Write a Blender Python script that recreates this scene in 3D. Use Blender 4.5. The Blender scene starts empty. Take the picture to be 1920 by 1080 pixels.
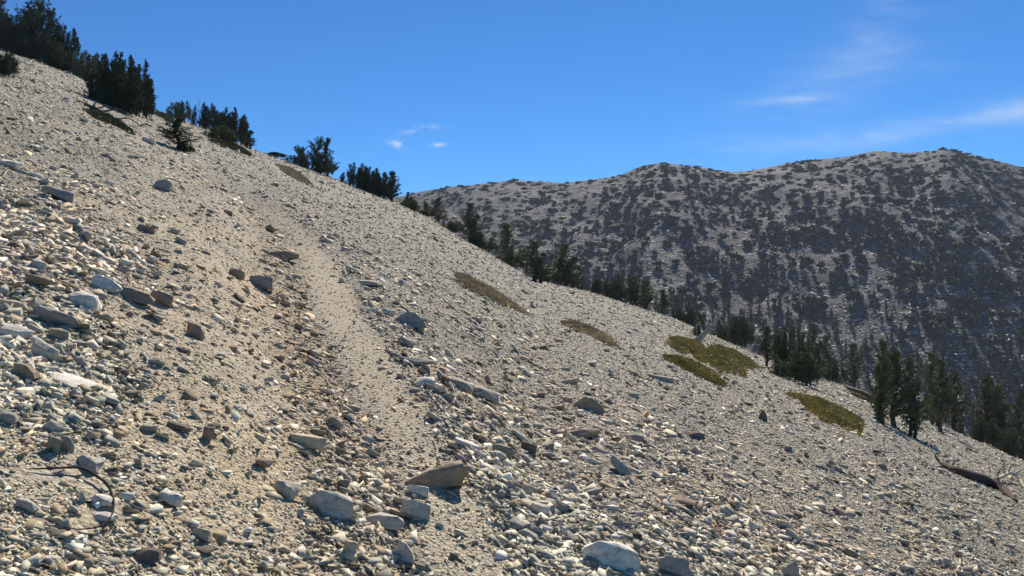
import bpy, bmesh, math, random
import numpy as np
from mathutils import Vector, Matrix

R = math.radians
rnd = random.Random(11)
rng = np.random.default_rng(11)
SC = bpy.context.scene
COL = SC.collection
F = 1500.0            # focal length, in pixels of the 1920 px wide photograph
CAMH = 1.6

# ------------------------------------------------------------------ helpers
def tag(o, label=None, cat=None, group=None, kind=None):
    if label: o['label'] = label
    if cat: o['category'] = cat
    if group: o['group'] = group
    if kind: o['kind'] = kind
    return o

def mesh_from(name, V, T, mat=None, col=None, smooth=False):
    V = np.asarray(V, dtype=np.float32).reshape(-1, 3)
    T = np.asarray(T, dtype=np.int32)
    k = T.shape[1]
    me = bpy.data.meshes.new(name)
    me.vertices.add(len(V)); me.vertices.foreach_set('co', V.ravel())
    me.loops.add(T.size); me.loops.foreach_set('vertex_index', T.ravel())
    me.polygons.add(len(T))
    me.polygons.foreach_set('loop_start', np.arange(0, T.size, k, dtype=np.int32))
    me.polygons.foreach_set('loop_total', np.full(len(T), k, dtype=np.int32))
    if smooth: me.polygons.foreach_set('use_smooth', np.ones(len(T), dtype=bool))
    me.update(calc_edges=True)
    if col is not None:
        a = me.color_attributes.new('Col', 'FLOAT_COLOR', 'POINT')
        c = np.ones((len(V), 4), dtype=np.float32); c[:, :3] = col
        a.data.foreach_set('color', c.ravel())
    if mat: me.materials.append(mat)
    return me

def link(name, me, parent=None):
    o = bpy.data.objects.new(name, me); COL.objects.link(o)
    if parent: o.parent = parent
    return o

def _hash(ix, iy, seed):
    h = (ix.astype(np.int64) * 374761393 + iy.astype(np.int64) * 668265263 + seed * 974711) & 0x7fffffff
    h = ((h ^ (h >> 13)) * 1274126177) & 0x7fffffff
    return ((h ^ (h >> 16)) & 0xffff) / 65535.0

def vnoise(x, y, seed=0):
    x = np.asarray(x, float); y = np.asarray(y, float)
    x0 = np.floor(x); y0 = np.floor(y)
    fx = x - x0; fy = y - y0
    fx = fx * fx * (3 - 2 * fx); fy = fy * fy * (3 - 2 * fy)
    a = _hash(x0, y0, seed); b = _hash(x0 + 1, y0, seed)
    c = _hash(x0, y0 + 1, seed); d = _hash(x0 + 1, y0 + 1, seed)
    return (a + (b - a) * fx) * (1 - fy) + (c + (d - c) * fx) * fy

def fbm(x, y, seed=0, n=4):
    s = 0; a = 1; t = 0
    for i in range(n):
        s = s + a * vnoise(x * 2 ** i, y * 2 ** i, seed + i * 7); t += a; a *= .5
    return s / t

def sstep(a, b, x):
    t = np.clip((x - a) / (b - a), 0, 1)
    return t * t * (3 - 2 * t)

# ------------------------------------------------------------------ terrain of the near slope
SIL = np.array([(-500, -112), (-200, 10), (0, 92), (60, 110), (140, 140), (285, 205), (380, 240), (480, 283), (560, 310), (640, 340), (745, 381),
                (800, 406), (860, 444), (920, 478), (1000, 525), (1100, 546), (1260, 596), (1330, 627), (1410, 662),
                (1530, 705), (1640, 745), (1700, 773), (1800, 812), (1920, 862), (2200, 975), (2600, 1136)], float)
su = (SIL[:, 0] - 960) / F; sv = (540 - SIL[:, 1]) / F
S0, G0 = .4026, (540 - 483) / F
sdev = sv - (-S0 * su + G0)
D = 85.0
KC = .8 / D ** 3
DEF = 2.4 / D

def a_u(u):
    return -S0 * u + G0 + DEF

def base_z(x, y):
    yp = np.maximum(y, 0.0)
    u = np.clip(x / np.maximum(yp, .5), -1.2, 1.2)
    dev = np.interp(u, su, sdev)
    z = -S0 * x + (G0 + DEF) * y + yp * dev
    yc = np.minimum(yp, 105.0)
    z = z - KC * (yc ** 3 + 3 * 105.0 ** 2 * (yp - yc))
    z = z - .0045 * np.maximum(yp - 118, 0) ** 2
    return z              # relative to the ground under the camera

def ray_pt(px, py, fz, tmin=1.6, tmax=130, n=1500):
    """first point where the line of sight through a photo pixel meets the surface fz"""
    u = (px - 960) / F; v = (540 - py) / F
    t = tmin * (tmax / tmin) ** np.linspace(0, 1, n)
    d = CAMH + v * t - fz(u * t, t)
    i = np.argmax(d < 0)
    if d[i] >= 0: return None
    a, b = t[i - 1], t[i]
    w = d[i - 1] / (d[i - 1] - d[i])
    tt = a + (b - a) * w
    return np.array([u * tt, tt, float(fz(np.array([u * tt]), np.array([tt]))[0])])

TR = [(1000, 1400), (930, 1180), (880, 1060), (850, 960), (800, 860), (745, 765), (690, 680), (650, 610), (612, 540), (585, 480), (550, 430), (497, 385), (425, 338)]
trp = np.array([ray_pt(a, b, base_z)[:2] for a, b in TR])
trp = np.vstack([trp, trp[-1] + (trp[-1] - trp[-2]) * 1.5])
trp = np.vstack([[trp[0] + (trp[0] - trp[1]) * 12], trp])
def _resample(p, n=160):
    s = np.r_[0, np.cumsum(np.hypot(*np.diff(p, axis=0).T))]
    q = np.linspace(0, s[-1], n)
    return np.c_[np.interp(q, s, p[:, 0]), np.interp(q, s, p[:, 1])]
trp = _resample(trp)
for _ in range(4):
    trp[1:-1] = (trp[:-2] + trp[1:-1] * 2 + trp[2:]) / 4

def trail_d(x, y):
    """signed distance to the trail's centre line, positive uphill"""
    sh = np.shape(x); x = np.ravel(x).astype(float); y = np.ravel(y).astype(float)
    best = np.full(x.shape, 1e9); sg = np.zeros(x.shape)
    near = np.where((y > -12) & (y < 45) & (np.abs(x) < 40))[0]
    for i in range(len(trp) - 1):
        a = trp[i]; b = trp[i + 1]; e = b - a; L = e @ e
        px = x[near] - a[0]; py = y[near] - a[1]
        t = np.clip((px * e[0] + py * e[1]) / L, 0, 1)
        dx = px - t * e[0]; dy = py - t * e[1]
        d = np.hypot(dx, dy)
        m = d < best[near]
        idx = near[m]
        best[idx] = d[m]; sg[idx] = np.sign(e[0] * py[m] - e[1] * px[m])
    return (best * np.where(sg == 0, 1, sg)).reshape(sh)

def bench(x, y, d):
    fade = 1 - sstep(17, 27, y)
    h = np.interp(d, [-1.6, -.8, -.34, 0, .3, .7, 1.3, 2.2, 3.4], [0, .12, .075, -.05, -.16, -.10, .06, .06, 0])
    return h * fade

def rough(x, y, d):
    off = sstep(.1, .5, np.abs(d))
    r = .16 * (fbm(x * .35, y * .35, 3, 3) - .5) + (.07 * (fbm(x * 1.6, y * 1.6, 9, 3) - .5)) * (.35 + .65 * off) + .035 * (vnoise(x * 7, y * 7, 5) - .5) * (.3 + .7 * off)
    return r * sstep(0, 3, np.hypot(x, y)) 

def terrain(x, y, d=None):
    x = np.asarray(x, float); y = np.asarray(y, float)
    if d is None: d = trail_d(x, y)
    return base_z(x, y) + bench(x, y, d) + rough(x, y, d)

def dirt_mask(x, y, d):
    """1 where bare tan dirt shows, 0 where the slope is all stones"""
    n = fbm(x * .9 + 7, y * .9, 21, 4); n2 = fbm(x * 2.6, y * 1.3, 33, 3)
    fade = 1 - sstep(20, 34, y)
    tread = (1 - sstep(.06, .34, np.abs(d + .03) + .34 * (n2 - .5))) * (1 - .7 * sstep(9, 19, y))
    bank = sstep(.2, .5, d) * (1 - sstep(1.7, 3.6, d + 1.6 * (n - .5)))
    bank = bank * sstep(.30, .62, n2 + .2) * (1 - .6 * sstep(8, 15, y))
    low = sstep(.45, .9, d) * (1 - sstep(6.0, 8.0, np.hypot(x, y))) * sstep(.34, .48, n)
    spot = (d < 0) * sstep(.60, .72, n) * .65 * (1 - sstep(7, 13, y))
    upper = sstep(1.5, 3, d) * sstep(.50, .66, n) * .12 * sstep(6, 8, y)
    edge = sstep(.24, .34, np.abs(d)) * (1 - sstep(.55, .85, np.abs(d)))
    m = np.maximum.reduce([bank, low, spot, upper]) * (1 - .6 * edge) * (1 - .85 * pile_mask(x, y))
    return np.clip(np.maximum(tread * .95, m) * fade, 0, 1)

def pile_mask(x, y):
    return sstep(0, .35, -(x + 1.6 + .42 * (y - 3.5)) + .5 * (fbm(x * 2, y * 2, 17, 2) - .5)) * sstep(2.9, 3.5, y) * (1 - sstep(6.6, 8.5, y))

def hit(px, py):
    for k in range(40):          # a pixel just above the crest: step down on to the slope
        p = ray_pt(px, py + 2 * k, lambda a, b: terrain(a, b), tmax=105, n=700)
        if p is not None: return p
    return p

def normal_at(x, y, e=.12):
    x = np.asarray(x, float); y = np.asarray(y, float)
    gx = (base_z(x + e, y) - base_z(x - e, y)) / (2 * e)
    gy = (base_z(x, y + e) - base_z(x, y - e)) / (2 * e)
    n = np.stack([-gx, -gy, np.ones_like(gx)], -1)
    return n / np.linalg.norm(n, axis=-1, keepdims=True)

# ------------------------------------------------------------------ materials
def new_mat(name):
    m = bpy.data.materials.new(name); m.use_nodes = True
    nt = m.node_tree; nt.nodes.clear()
    out = nt.nodes.new('ShaderNodeOutputMaterial'); b = nt.nodes.new('ShaderNodeBsdfPrincipled')
    nt.links.new(b.outputs[0], out.inputs[0])
    b.inputs['Specular IOR Level'].default_value = .2
    b.inputs['Roughness'].default_value = .9
    return m, nt, b

def N(nt, t, **k):
    n = nt.nodes.new(t)
    for a, v in k.items():
        if a.startswith('i_'): n.inputs[int(a[2:])].default_value = v
        else: setattr(n, a, v)
    return n

def noise(nt, vec, scale, detail=4, rough=.6):
    n = N(nt, 'ShaderNodeTexNoise'); n.inputs['Scale'].default_value = scale
    n.inputs['Detail'].default_value = detail; n.inputs['Roughness'].default_value = rough
    nt.links.new(vec, n.inputs['Vector']); return n

def ramp(nt, fac, stops):
    r = N(nt, 'ShaderNodeValToRGB')
    while len(r.color_ramp.elements) < len(stops): r.color_ramp.elements.new(.5)
    for e, (p, c) in zip(r.color_ramp.elements, stops):
        e.position = p; e.color = (*c, 1) if len(c) == 3 else c
    nt.links.new(fac, r.inputs[0]); return r

def mixc(nt, a, b, fac, mode='MIX'):
    m = N(nt, 'ShaderNodeMix', data_type='RGBA', blend_type=mode)
    for s, v in ((m.inputs[0], fac), (m.inputs[6], a), (m.inputs[7], b)):
        if hasattr(v, 'links'): nt.links.new(v, s)
        else: s.default_value = (*v, 1) if isinstance(v, tuple) else v
    return m.outputs[2]

def bump(nt, b, h, strength, dist):
    n = N(nt, 'ShaderNodeBump'); n.inputs['Strength'].default_value = strength; n.inputs['Distance'].default_value = dist
    nt.links.new(h, n.inputs['Height']); nt.links.new(n.outputs[0], b.inputs['Normal'])

def mat_ground():
    m, nt, b = new_mat('scree_ground')
    tc = N(nt, 'ShaderNodeTexCoord').outputs['Object']
    at = N(nt, 'ShaderNodeAttribute', attribute_name='Col')
    sep = N(nt, 'ShaderNodeSeparateColor'); nt.links.new(at.outputs['Color'], sep.inputs[0])
    n1 = noise(nt, tc, 5, 6, .65); n2 = noise(nt, tc, 55, 4, .7); n3 = noise(nt, tc, .7, 3)
    vor = N(nt, 'ShaderNodeTexVoronoi'); vor.inputs['Scale'].default_value = 42; nt.links.new(tc, vor.inputs['Vector'])
    hs = N(nt, 'ShaderNodeSeparateColor'); nt.links.new(vor.outputs['Color'], hs.inputs[0])
    grav = ramp(nt, hs.outputs[0], [(0, (.10, .088, .068)), (.4, (.22, .20, .162)), (.75, (.35, .322, .265)), (1, (.56, .52, .44))])
    dirt = ramp(nt, n1.outputs[0], [(.25, (.38, .30, .20)), (.5, (.50, .41, .285)), (.75, (.62, .53, .385))])
    dg = mixc(nt, dirt.outputs[0], grav.outputs[0], .22)
    gg = mixc(nt, grav.outputs[0], (.30, .26, .19), .25)
    c = mixc(nt, gg, dg, sep.outputs[0])
    big = ramp(nt, n3.outputs[0], [(.3, (.84, .86, .84)), (.5, (1, 1, 1)), (.7, (1.12, 1.07, .98))])
    c = mixc(nt, c, big.outputs[0], 1.0, 'MULTIPLY')
    trod = mixc(nt, (.57, .48, .34), grav.outputs[0], .25)
    c = mixc(nt, c, trod, sep.outputs[1])
    c = mixc(nt, c, (.36, .255, .155), sep.outputs[2])
    r2 = ramp(nt, n2.outputs[0], [(.3, (.72, .72, .72)), (.7, (1.2, 1.2, 1.2))])
    c = mixc(nt, c, r2.outputs[0], .8, 'MULTIPLY')
    nt.links.new(c, b.inputs['Base Color'])
    ad = N(nt, 'ShaderNodeMath', operation='MULTIPLY_ADD'); ad.inputs[1].default_value = -.9
    nt.links.new(vor.outputs['Distance'], ad.inputs[0]); nt.links.new(n2.outputs[0], ad.inputs[2])
    bump(nt, b, ad.outputs[0], .8, .02)
    return m

def mat_rock(name='stone', tint=None, s=5, attr=False, contrast=1.0):
    m, nt, b = new_mat(name)
    tc = N(nt, 'ShaderNodeTexCoord').outputs['Object']
    n1 = noise(nt, tc, s, 6, .7); n2 = noise(nt, tc, s * 6, 4, .7)
    if attr:
        base = N(nt, 'ShaderNodeAttribute', attribute_name='Col').outputs['Color']
    else:
        base = tint
    lo, hi = 1 - .38 * contrast, 1 + .22 * contrast
    r1 = ramp(nt, n1.outputs[0], [(.3, (lo, lo * .98, lo * .94)), (.52, (1, 1, 1)), (.75, (hi, hi, hi))])
    c = mixc(nt, base, r1.outputs[0], 1.0, 'MULTIPLY')
    r2 = ramp(nt, n2.outputs[0], [(.3, (.8, .79, .77)), (.65, (1.08, 1.08, 1.08))])
    c = mixc(nt, c, r2.outputs[0], .8, 'MULTIPLY')
    ad = N(nt, 'ShaderNodeMath', operation='MULTIPLY_ADD'); ad.inputs[1].default_value = .5
    nt.links.new(n2.outputs[0], ad.inputs[0]); nt.links.new(n1.outputs[0], ad.inputs[2])
    if not attr:      # hairline cracks, rusty films, pale lichen
        ds = N(nt, 'ShaderNodeVectorMath', operation='MULTIPLY_ADD'); ds.inputs[1].default_value = (.35, .35, .35)
        nt.links.new(noise(nt, tc, 3, 4).outputs['Color'], ds.inputs[0]); nt.links.new(tc, ds.inputs[2])
        vo = N(nt, 'ShaderNodeTexVoronoi', feature='DISTANCE_TO_EDGE'); vo.inputs['Scale'].default_value = 2.6
        nt.links.new(ds.outputs[0], vo.inputs['Vector'])
        cr = ramp(nt, vo.outputs['Distance'], [(.0, (.5, .47, .43)), (.03, (1, 1, 1))])
        c = mixc(nt, c, cr.outputs[0], .8, 'MULTIPLY')
        fl = ramp(nt, noise(nt, tc, 2.2, 5, .75).outputs[0], [(.52, (0, 0, 0)), (.64, (.55, .55, .55))])
        c = mixc(nt, c, (.33, .245, .15), fl.outputs[0])
        a2 = N(nt, 'ShaderNodeMath', operation='MULTIPLY_ADD'); a2.inputs[1].default_value = .5
        nt.links.new(cr.outputs[0], a2.inputs[0]); nt.links.new(ad.outputs[0], a2.inputs[2]); ad = a2
    nt.links.new(c, b.inputs['Base Color'])
    bump(nt, b, ad.outputs[0], .6, .004 if attr else .008)
    return m

def mat_leaf(name, c0, c1, s=3.0):
    m, nt, b = new_mat(name)
    tc = N(nt, 'ShaderNodeTexCoord').outputs['Object']
    at = N(nt, 'ShaderNodeAttribute', attribute_name='Col')
    n1 = noise(nt, tc, s, 3)
    c = ramp(nt, n1.outputs[0], [(.3, c0), (.7, c1)])
    c = mixc(nt, c.outputs[0], at.outputs['Color'], 1.0, 'MULTIPLY')
    nt.links.new(c, b.inputs['Base Color'])
    b.inputs['Roughness'].default_value = .75
    return m

def mat_wood(name, c0, c1, s=6):
    m, nt, b = new_mat(name)
    tc = N(nt, 'ShaderNodeTexCoord').outputs['Object']
    mp = N(nt, 'ShaderNodeMapping'); mp.inputs['Scale'].default_value = (4, 4, .6); nt.links.new(tc, mp.inputs[0])
    n1 = noise(nt, mp.outputs[0], s, 5)
    c = ramp(nt, n1.outputs[0], [(.3, c0), (.7, c1)])
    nt.links.new(c.outputs[0], b.inputs['Base Color'])
    bump(nt, b, n1.outputs[0], .8, .02)
    return m

def mat_mountain():
    m, nt, b = new_mat('mountain_talus')
    tc = N(nt, 'ShaderNodeTexCoord').outputs['Object']
    mp = N(nt, 'ShaderNodeMapping'); mp.inputs['Scale'].default_value = (.5, .35, 1.6); nt.links.new(tc, mp.inputs[0])
    n1 = noise(nt, mp.outputs[0], .16, 6, .7); n2 = noise(nt, tc, .012, 4, .6); n3 = noise(nt, mp.outputs[0], .7, 3, .7)
    c = ramp(nt, n1.outputs[0], [(.30, (.030, .030, .031)), (.48, (.066, .065, .065)), (.60, (.11, .107, .105)), (.72, (.23, .225, .22))])
    c2 = ramp(nt, n2.outputs[0], [(.35, (.80, .84, .88)), (.65, (1.06, 1.06, 1.06))])
    c = mixc(nt, c.outputs[0], c2.outputs[0], 1.0, 'MULTIPLY')
    c3 = ramp(nt, n3.outputs[0], [(.35, (.7, .7, .7)), (.65, (1.2, 1.2, 1.2))])
    c = mixc(nt, c, c3.outputs[0], 1.0, 'MULTIPLY')
    nt.links.new(c, b.inputs['Base Color'])
    bump(nt, b, n1.outputs[0], 1.0, 2.5)
    return m

M_GROUND = mat_ground()
M_SCREE = mat_rock('scree_stone', attr=True, s=16, contrast=.7)
ROCKC = {
    'white': (.78, .72, .61), 'pale': (.58, .53, .435), 'cream': (.60, .505, .36), 'grey': (.42, .38, .315),
    'blue': (.34, .32, .285), 'brown': (.34, .26, .18), 'tan': (.41, .305, .20), 'dark': (.19, .16, .13), 'green': (.33, .315, .225)}
M_ROCK = {k: mat_rock('stone_' + k, tint=v) for k, v in ROCKC.items()}
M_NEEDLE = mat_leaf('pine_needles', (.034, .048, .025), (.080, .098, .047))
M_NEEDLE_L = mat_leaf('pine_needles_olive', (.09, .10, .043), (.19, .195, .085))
M_NEEDLE_R = mat_leaf('pine_needles_mid_olive', (.09, .10, .048), (.19, .195, .095))  # mid-olive needles of the pines on the right part of the crest
M_FAR = mat_leaf('far_pine_needles', (.020, .034, .022), (.050, .068, .040), .05)
M_BARK = mat_wood('bark', (.05, .038, .028), (.13, .10, .075))
M_DEAD = mat_wood('dead_wood', (.28, .23, .17), (.58, .50, .39))
M_DEADB = mat_wood('dead_wood_brown', (.045, .034, .026), (.14, .10, .075))
M_ROOT = mat_wood('root_bark', (.018, .014, .011), (.05, .038, .03))
M_MAT_O = mat_leaf('mat_leaves_olive', (.24, .20, .055), (.42, .335, .11), 2.5)
M_MAT_B = mat_leaf('mat_leaves_brown', (.34, .27, .15), (.52, .42, .25), 2.5)
M_MAT_D = mat_leaf('mat_leaves_dark', (.09, .08, .035), (.16, .135, .06), 2.5)
M_MTN = mat_mountain()

# ------------------------------------------------------------------ ground sheet
def build_ground():
    nr, nc = 760, 640
    y = -5 + 3.0 * (290 / 3.0) ** np.linspace(0, 1, nr)
    # columns denser towards the middle of the view
    q = np.linspace(-1, 1, nc); uc = np.sign(q) * (.75 * np.abs(q) + .75 * np.abs(q) ** 3)
    yy = np.repeat(y, nc).reshape(nr, nc)
    xx = uc[None, :] * (yy + 9)
    d = trail_d(xx, yy)
    zz = terrain(xx, yy, d)
    V = np.stack([xx, yy, zz], -1).reshape(-1, 3)
    i = np.arange(nr * nc).reshape(nr, nc)
    T = np.stack([i[:-1, :-1], i[:-1, 1:], i[1:, 1:], i[1:, :-1]], -1).reshape(-1, 4)
    dm = dirt_mask(xx, yy, d).reshape(-1)
    c = np.zeros((len(V), 3)); c[:, 0] = dm
    c[:, 2] = (sstep(.16, .34, d + .25 * (fbm(xx * 3, yy * 2, 95, 3) - .5)) * (1 - sstep(.5, 1.0, d + .5 * (fbm(xx * 2, yy * 2, 96, 3) - .5))) * (1 - sstep(9, 17, yy)) * .5).reshape(-1)
    c[:, 1] = ((1 - sstep(.10, .34, np.abs(d) + .45 * (fbm(xx * 4, yy * 2.2, 91, 4) - .5))) * (1 - .8 * sstep(8, 18, yy)) * (1 - sstep(22, 34, yy)) * .75).reshape(-1)
    return tag(link('ground', mesh_from('ground', V, T, M_GROUND, c, smooth=True)), kind='structure')
build_ground()

# ------------------------------------------------------------------ stones
def rock_variant(seed, cuts=7, jit=1.0, detail=0, amp=.04, profile=None, pts=0):
    r = random.Random(seed)
    bm = bmesh.new()
    if pts:
        for _ in range(pts):
            m_ = max(range(3), key=lambda q: r.random())
            v_ = [r.uniform(-.5, .5) for _q in range(3)]
            v_[m_] = math.copysign(r.uniform(.36, .5), v_[m_])
            bm.verts.new(v_)
        g = bmesh.ops.convex_hull(bm, input=bm.verts[:])
        bmesh.ops.delete(bm, geom=list({v for v in g['geom_interior'] if isinstance(v, bmesh.types.BMVert)}), context='VERTS')
    elif profile is None:
        bmesh.ops.create_cube(bm, size=1.0)
        for v in bm.verts:
            v.co += Vector((r.uniform(-.14, .14), r.uniform(-.14, .14), r.uniform(-.12, .12))) * jit
    else:                      # side view of a particular stone, given its own thickness
        cx = sum(x for x, z in profile) / len(profile)
        for x, z in profile:
            zz = z + .5
            for q, f in ((0, -.5 + .30 * zz + r.uniform(0, .16)), (1, .5 - .12 * zz - r.uniform(0, .2))):
                k_ = (.97, .82)[q] + r.uniform(-.05, .05)
                bm.verts.new((cx + (x - cx) * k_, f, -.5 + zz * (1 if q != 1 else r.uniform(.8, 1))))
        g = bmesh.ops.convex_hull(bm, input=bm.verts[:])
        bmesh.ops.delete(bm, geom=list({v for v in g['geom_interior'] if isinstance(v, bmesh.types.BMVert)}), context='VERTS')
        bmesh.ops.remove_doubles(bm, verts=bm.verts, dist=.07)
        g = bmesh.ops.convex_hull(bm, input=bm.verts[:])
        bmesh.ops.dissolve_limit(bm, angle_limit=R(9), verts=bm.verts, edges=bm.edges)
    for _ in range(cuts):
        n = Vector((r.gauss(0, 1), r.gauss(0, 1), r.gauss(0, .8))).normalized()
        p = n * (r.uniform(.30, .50) if profile is None else r.uniform(.34, .46))
        g = bmesh.ops.bisect_plane(bm, geom=bm.verts[:] + bm.edges[:] + bm.faces[:], plane_co=p, plane_no=n, clear_outer=True)
        ed = [e for e in g['geom_cut'] if isinstance(e, bmesh.types.BMEdge)]
        if ed: bmesh.ops.contextual_create(bm, geom=ed)
    bmesh.ops.remove_doubles(bm, verts=bm.verts, dist=.02)
    if detail:
        bmesh.ops.triangulate(bm, faces=bm.faces)
        for _ in range(detail):
            long = [e for e in bm.edges if e.calc_length() > .08]
            bmesh.ops.subdivide_edges(bm, edges=long, cuts=1, use_grid_fill=False)
            bmesh.ops.triangulate(bm, faces=bm.faces)
        from mathutils import noise as mn
        bm.normal_update()
        for v in bm.verts:
            q = v.co * 3.2 + Vector((seed * 3.1, 0, 0))
            v.co += v.normal * (mn.noise(q) * amp + mn.noise(q * 3) * amp * .5 + mn.noise(q * 8) * amp * .35)
    bmesh.ops.triangulate(bm, faces=bm.faces)
    bm.verts.index_update()
    V = np.array([v.co[:] for v in bm.verts]); T = np.array([[v.index for v in f.verts] for f in bm.faces])
    bm.free()
    ext = V.max(0) - V.min(0)
    V = (V - (V.max(0) + V.min(0)) / 2) / ext
    return V, T

MED = [rock_variant(100 + i, i % 2, pts=8 + i % 5) for i in range(36)]
LOW = [rock_variant(300 + i, 0, pts=6 + i % 4) for i in range(24)]

def rot_mats(n, yaw, tiltdir, tilt):
    """frames: z axis along normal n, then tilted, with yaw about it"""
    z = n
    ref = np.tile([1.0, 0, 0], (len(n), 1))
    x = ref - (ref * z).sum(1)[:, None] * z; x /= np.linalg.norm(x, axis=1)[:, None]
    y = np.cross(z, x)
    z2 = z * np.cos(tilt)[:, None] + (x * np.cos(tiltdir)[:, None] + y * np.sin(tiltdir)[:, None]) * np.sin(tilt)[:, None]
    x2 = x - (x * z2).sum(1)[:, None] * z2; x2 /= np.linalg.norm(x2, axis=1)[:, None]
    y2 = np.cross(z2, x2)
    c, s = np.cos(yaw)[:, None], np.sin(yaw)[:, None]
    xa = x2 * c + y2 * s; ya = -x2 * s + y2 * c
    return np.stack([xa, ya, z2], -1)       # columns are the axes

PAL = np.array([ROCKC[k] for k in ('white', 'pale', 'cream', 'grey', 'blue', 'brown', 'tan', 'dark', 'green')])
def pick_cols(n, dirt, rg):
    p0 = np.array([.09, .38, .16, .26, .02, .03, .05, .01, .02]); p1 = np.array([.07, .22, .30, .12, .01, .06, .24, .01, .02])
    P = p0[None] * (1 - dirt[:, None]) + p1[None] * dirt[:, None]
    P = np.cumsum(P / P.sum(1)[:, None], 1)
    k = (rg.random(n)[:, None] > P).sum(1).clip(0, 8)
    c = PAL[k] * rg.uniform(.66, 1.24, (n, 1))
    return c * rg.uniform(.97, 1.03, (n, 3))

def sample_screen(n, rg, x0=-420, x1=2340, y1=1500):
    px = rg.uniform(x0, x1, n)
    top = np.interp(px, SIL[:, 0], SIL[:, 1])
    py = top + (y1 - top) * rg.random(n) ** 1.2
    u = (px - 960) / F
    dv = (py - top) / F + DEF
    t = 1.6 / dv
    for _ in range(12):
        f = 1.6 / t + KC * t * t - dv; g = -1.6 / t ** 2 + 2 * KC * t
        t = np.clip(t - f / np.minimum(g, -1e-5), .9, D)
    return px, py, u * t, t

MATS = [
 ((158, 206), (246, 246), 8, 'dark twiggy mat tangled round the fallen tree below the dense clump', M_MAT_D, .10, 21),
 ((848, 519), (976, 582), 15, 'long thin brown-olive mat in the middle of the slope', M_MAT_B, .11, 1),
 ((1053, 602), (1158, 652), 15, 'reddish-brown thin mat, next one down the slope to the right', M_MAT_B, .06, 2),
 ((1258, 634), (1345, 676), 26, 'upper-left half of the large olive mat at the leaning dead trunk', M_MAT_O, .15, 3),
 ((1325, 656), (1416, 688), 30, 'lower-right half of the large olive mat, touching the pine clump', M_MAT_O, .17, 13),
 ((1250, 668), (1366, 722), 15, 'narrow olive mat just below the large one', M_MAT_O, .08, 4),
 ((1487, 742), (1632, 812), 28, 'olive-yellow lens-shaped mat alone on the right slope', M_MAT_O, .16, 5),
 ((520, 312), (582, 346), 10, 'rusty brown mat high on the slope under the wind-bent pine', M_MAT_B, .10, 6),
 ((392, 258), (470, 290), 11, 'dark green mat under the second pine clump', M_MAT_D, .16, 9),
 ((290, 212), (330, 230), 8, 'dark mat between the dense clump and the lone small pine', M_MAT_D, .16, 10),
 ((1588, 728), (1650, 758), 8, 'dark brown mat behind the olive-yellow one', M_MAT_D, .10, 12),
]
mat_zone = []
for m_ in MATS:
    a_, b_ = hit(*m_[0]), hit(*m_[1])
    for q_ in np.linspace(.1, .9, 7):
        c_ = a_ + (b_ - a_) * q_; mat_zone.append((c_[0], c_[1], np.hypot(*(b_ - a_)[:2]) * .16))
heroes_xy = []     # footprints kept free of random stones

def clear_of(x, y, pts, f=.75):
    ok = np.ones(len(x), bool)
    for (hx, hy, r) in pts:
        ok &= (x - hx) ** 2 + (y - hy) ** 2 > (r * f) ** 2
    return ok

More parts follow.
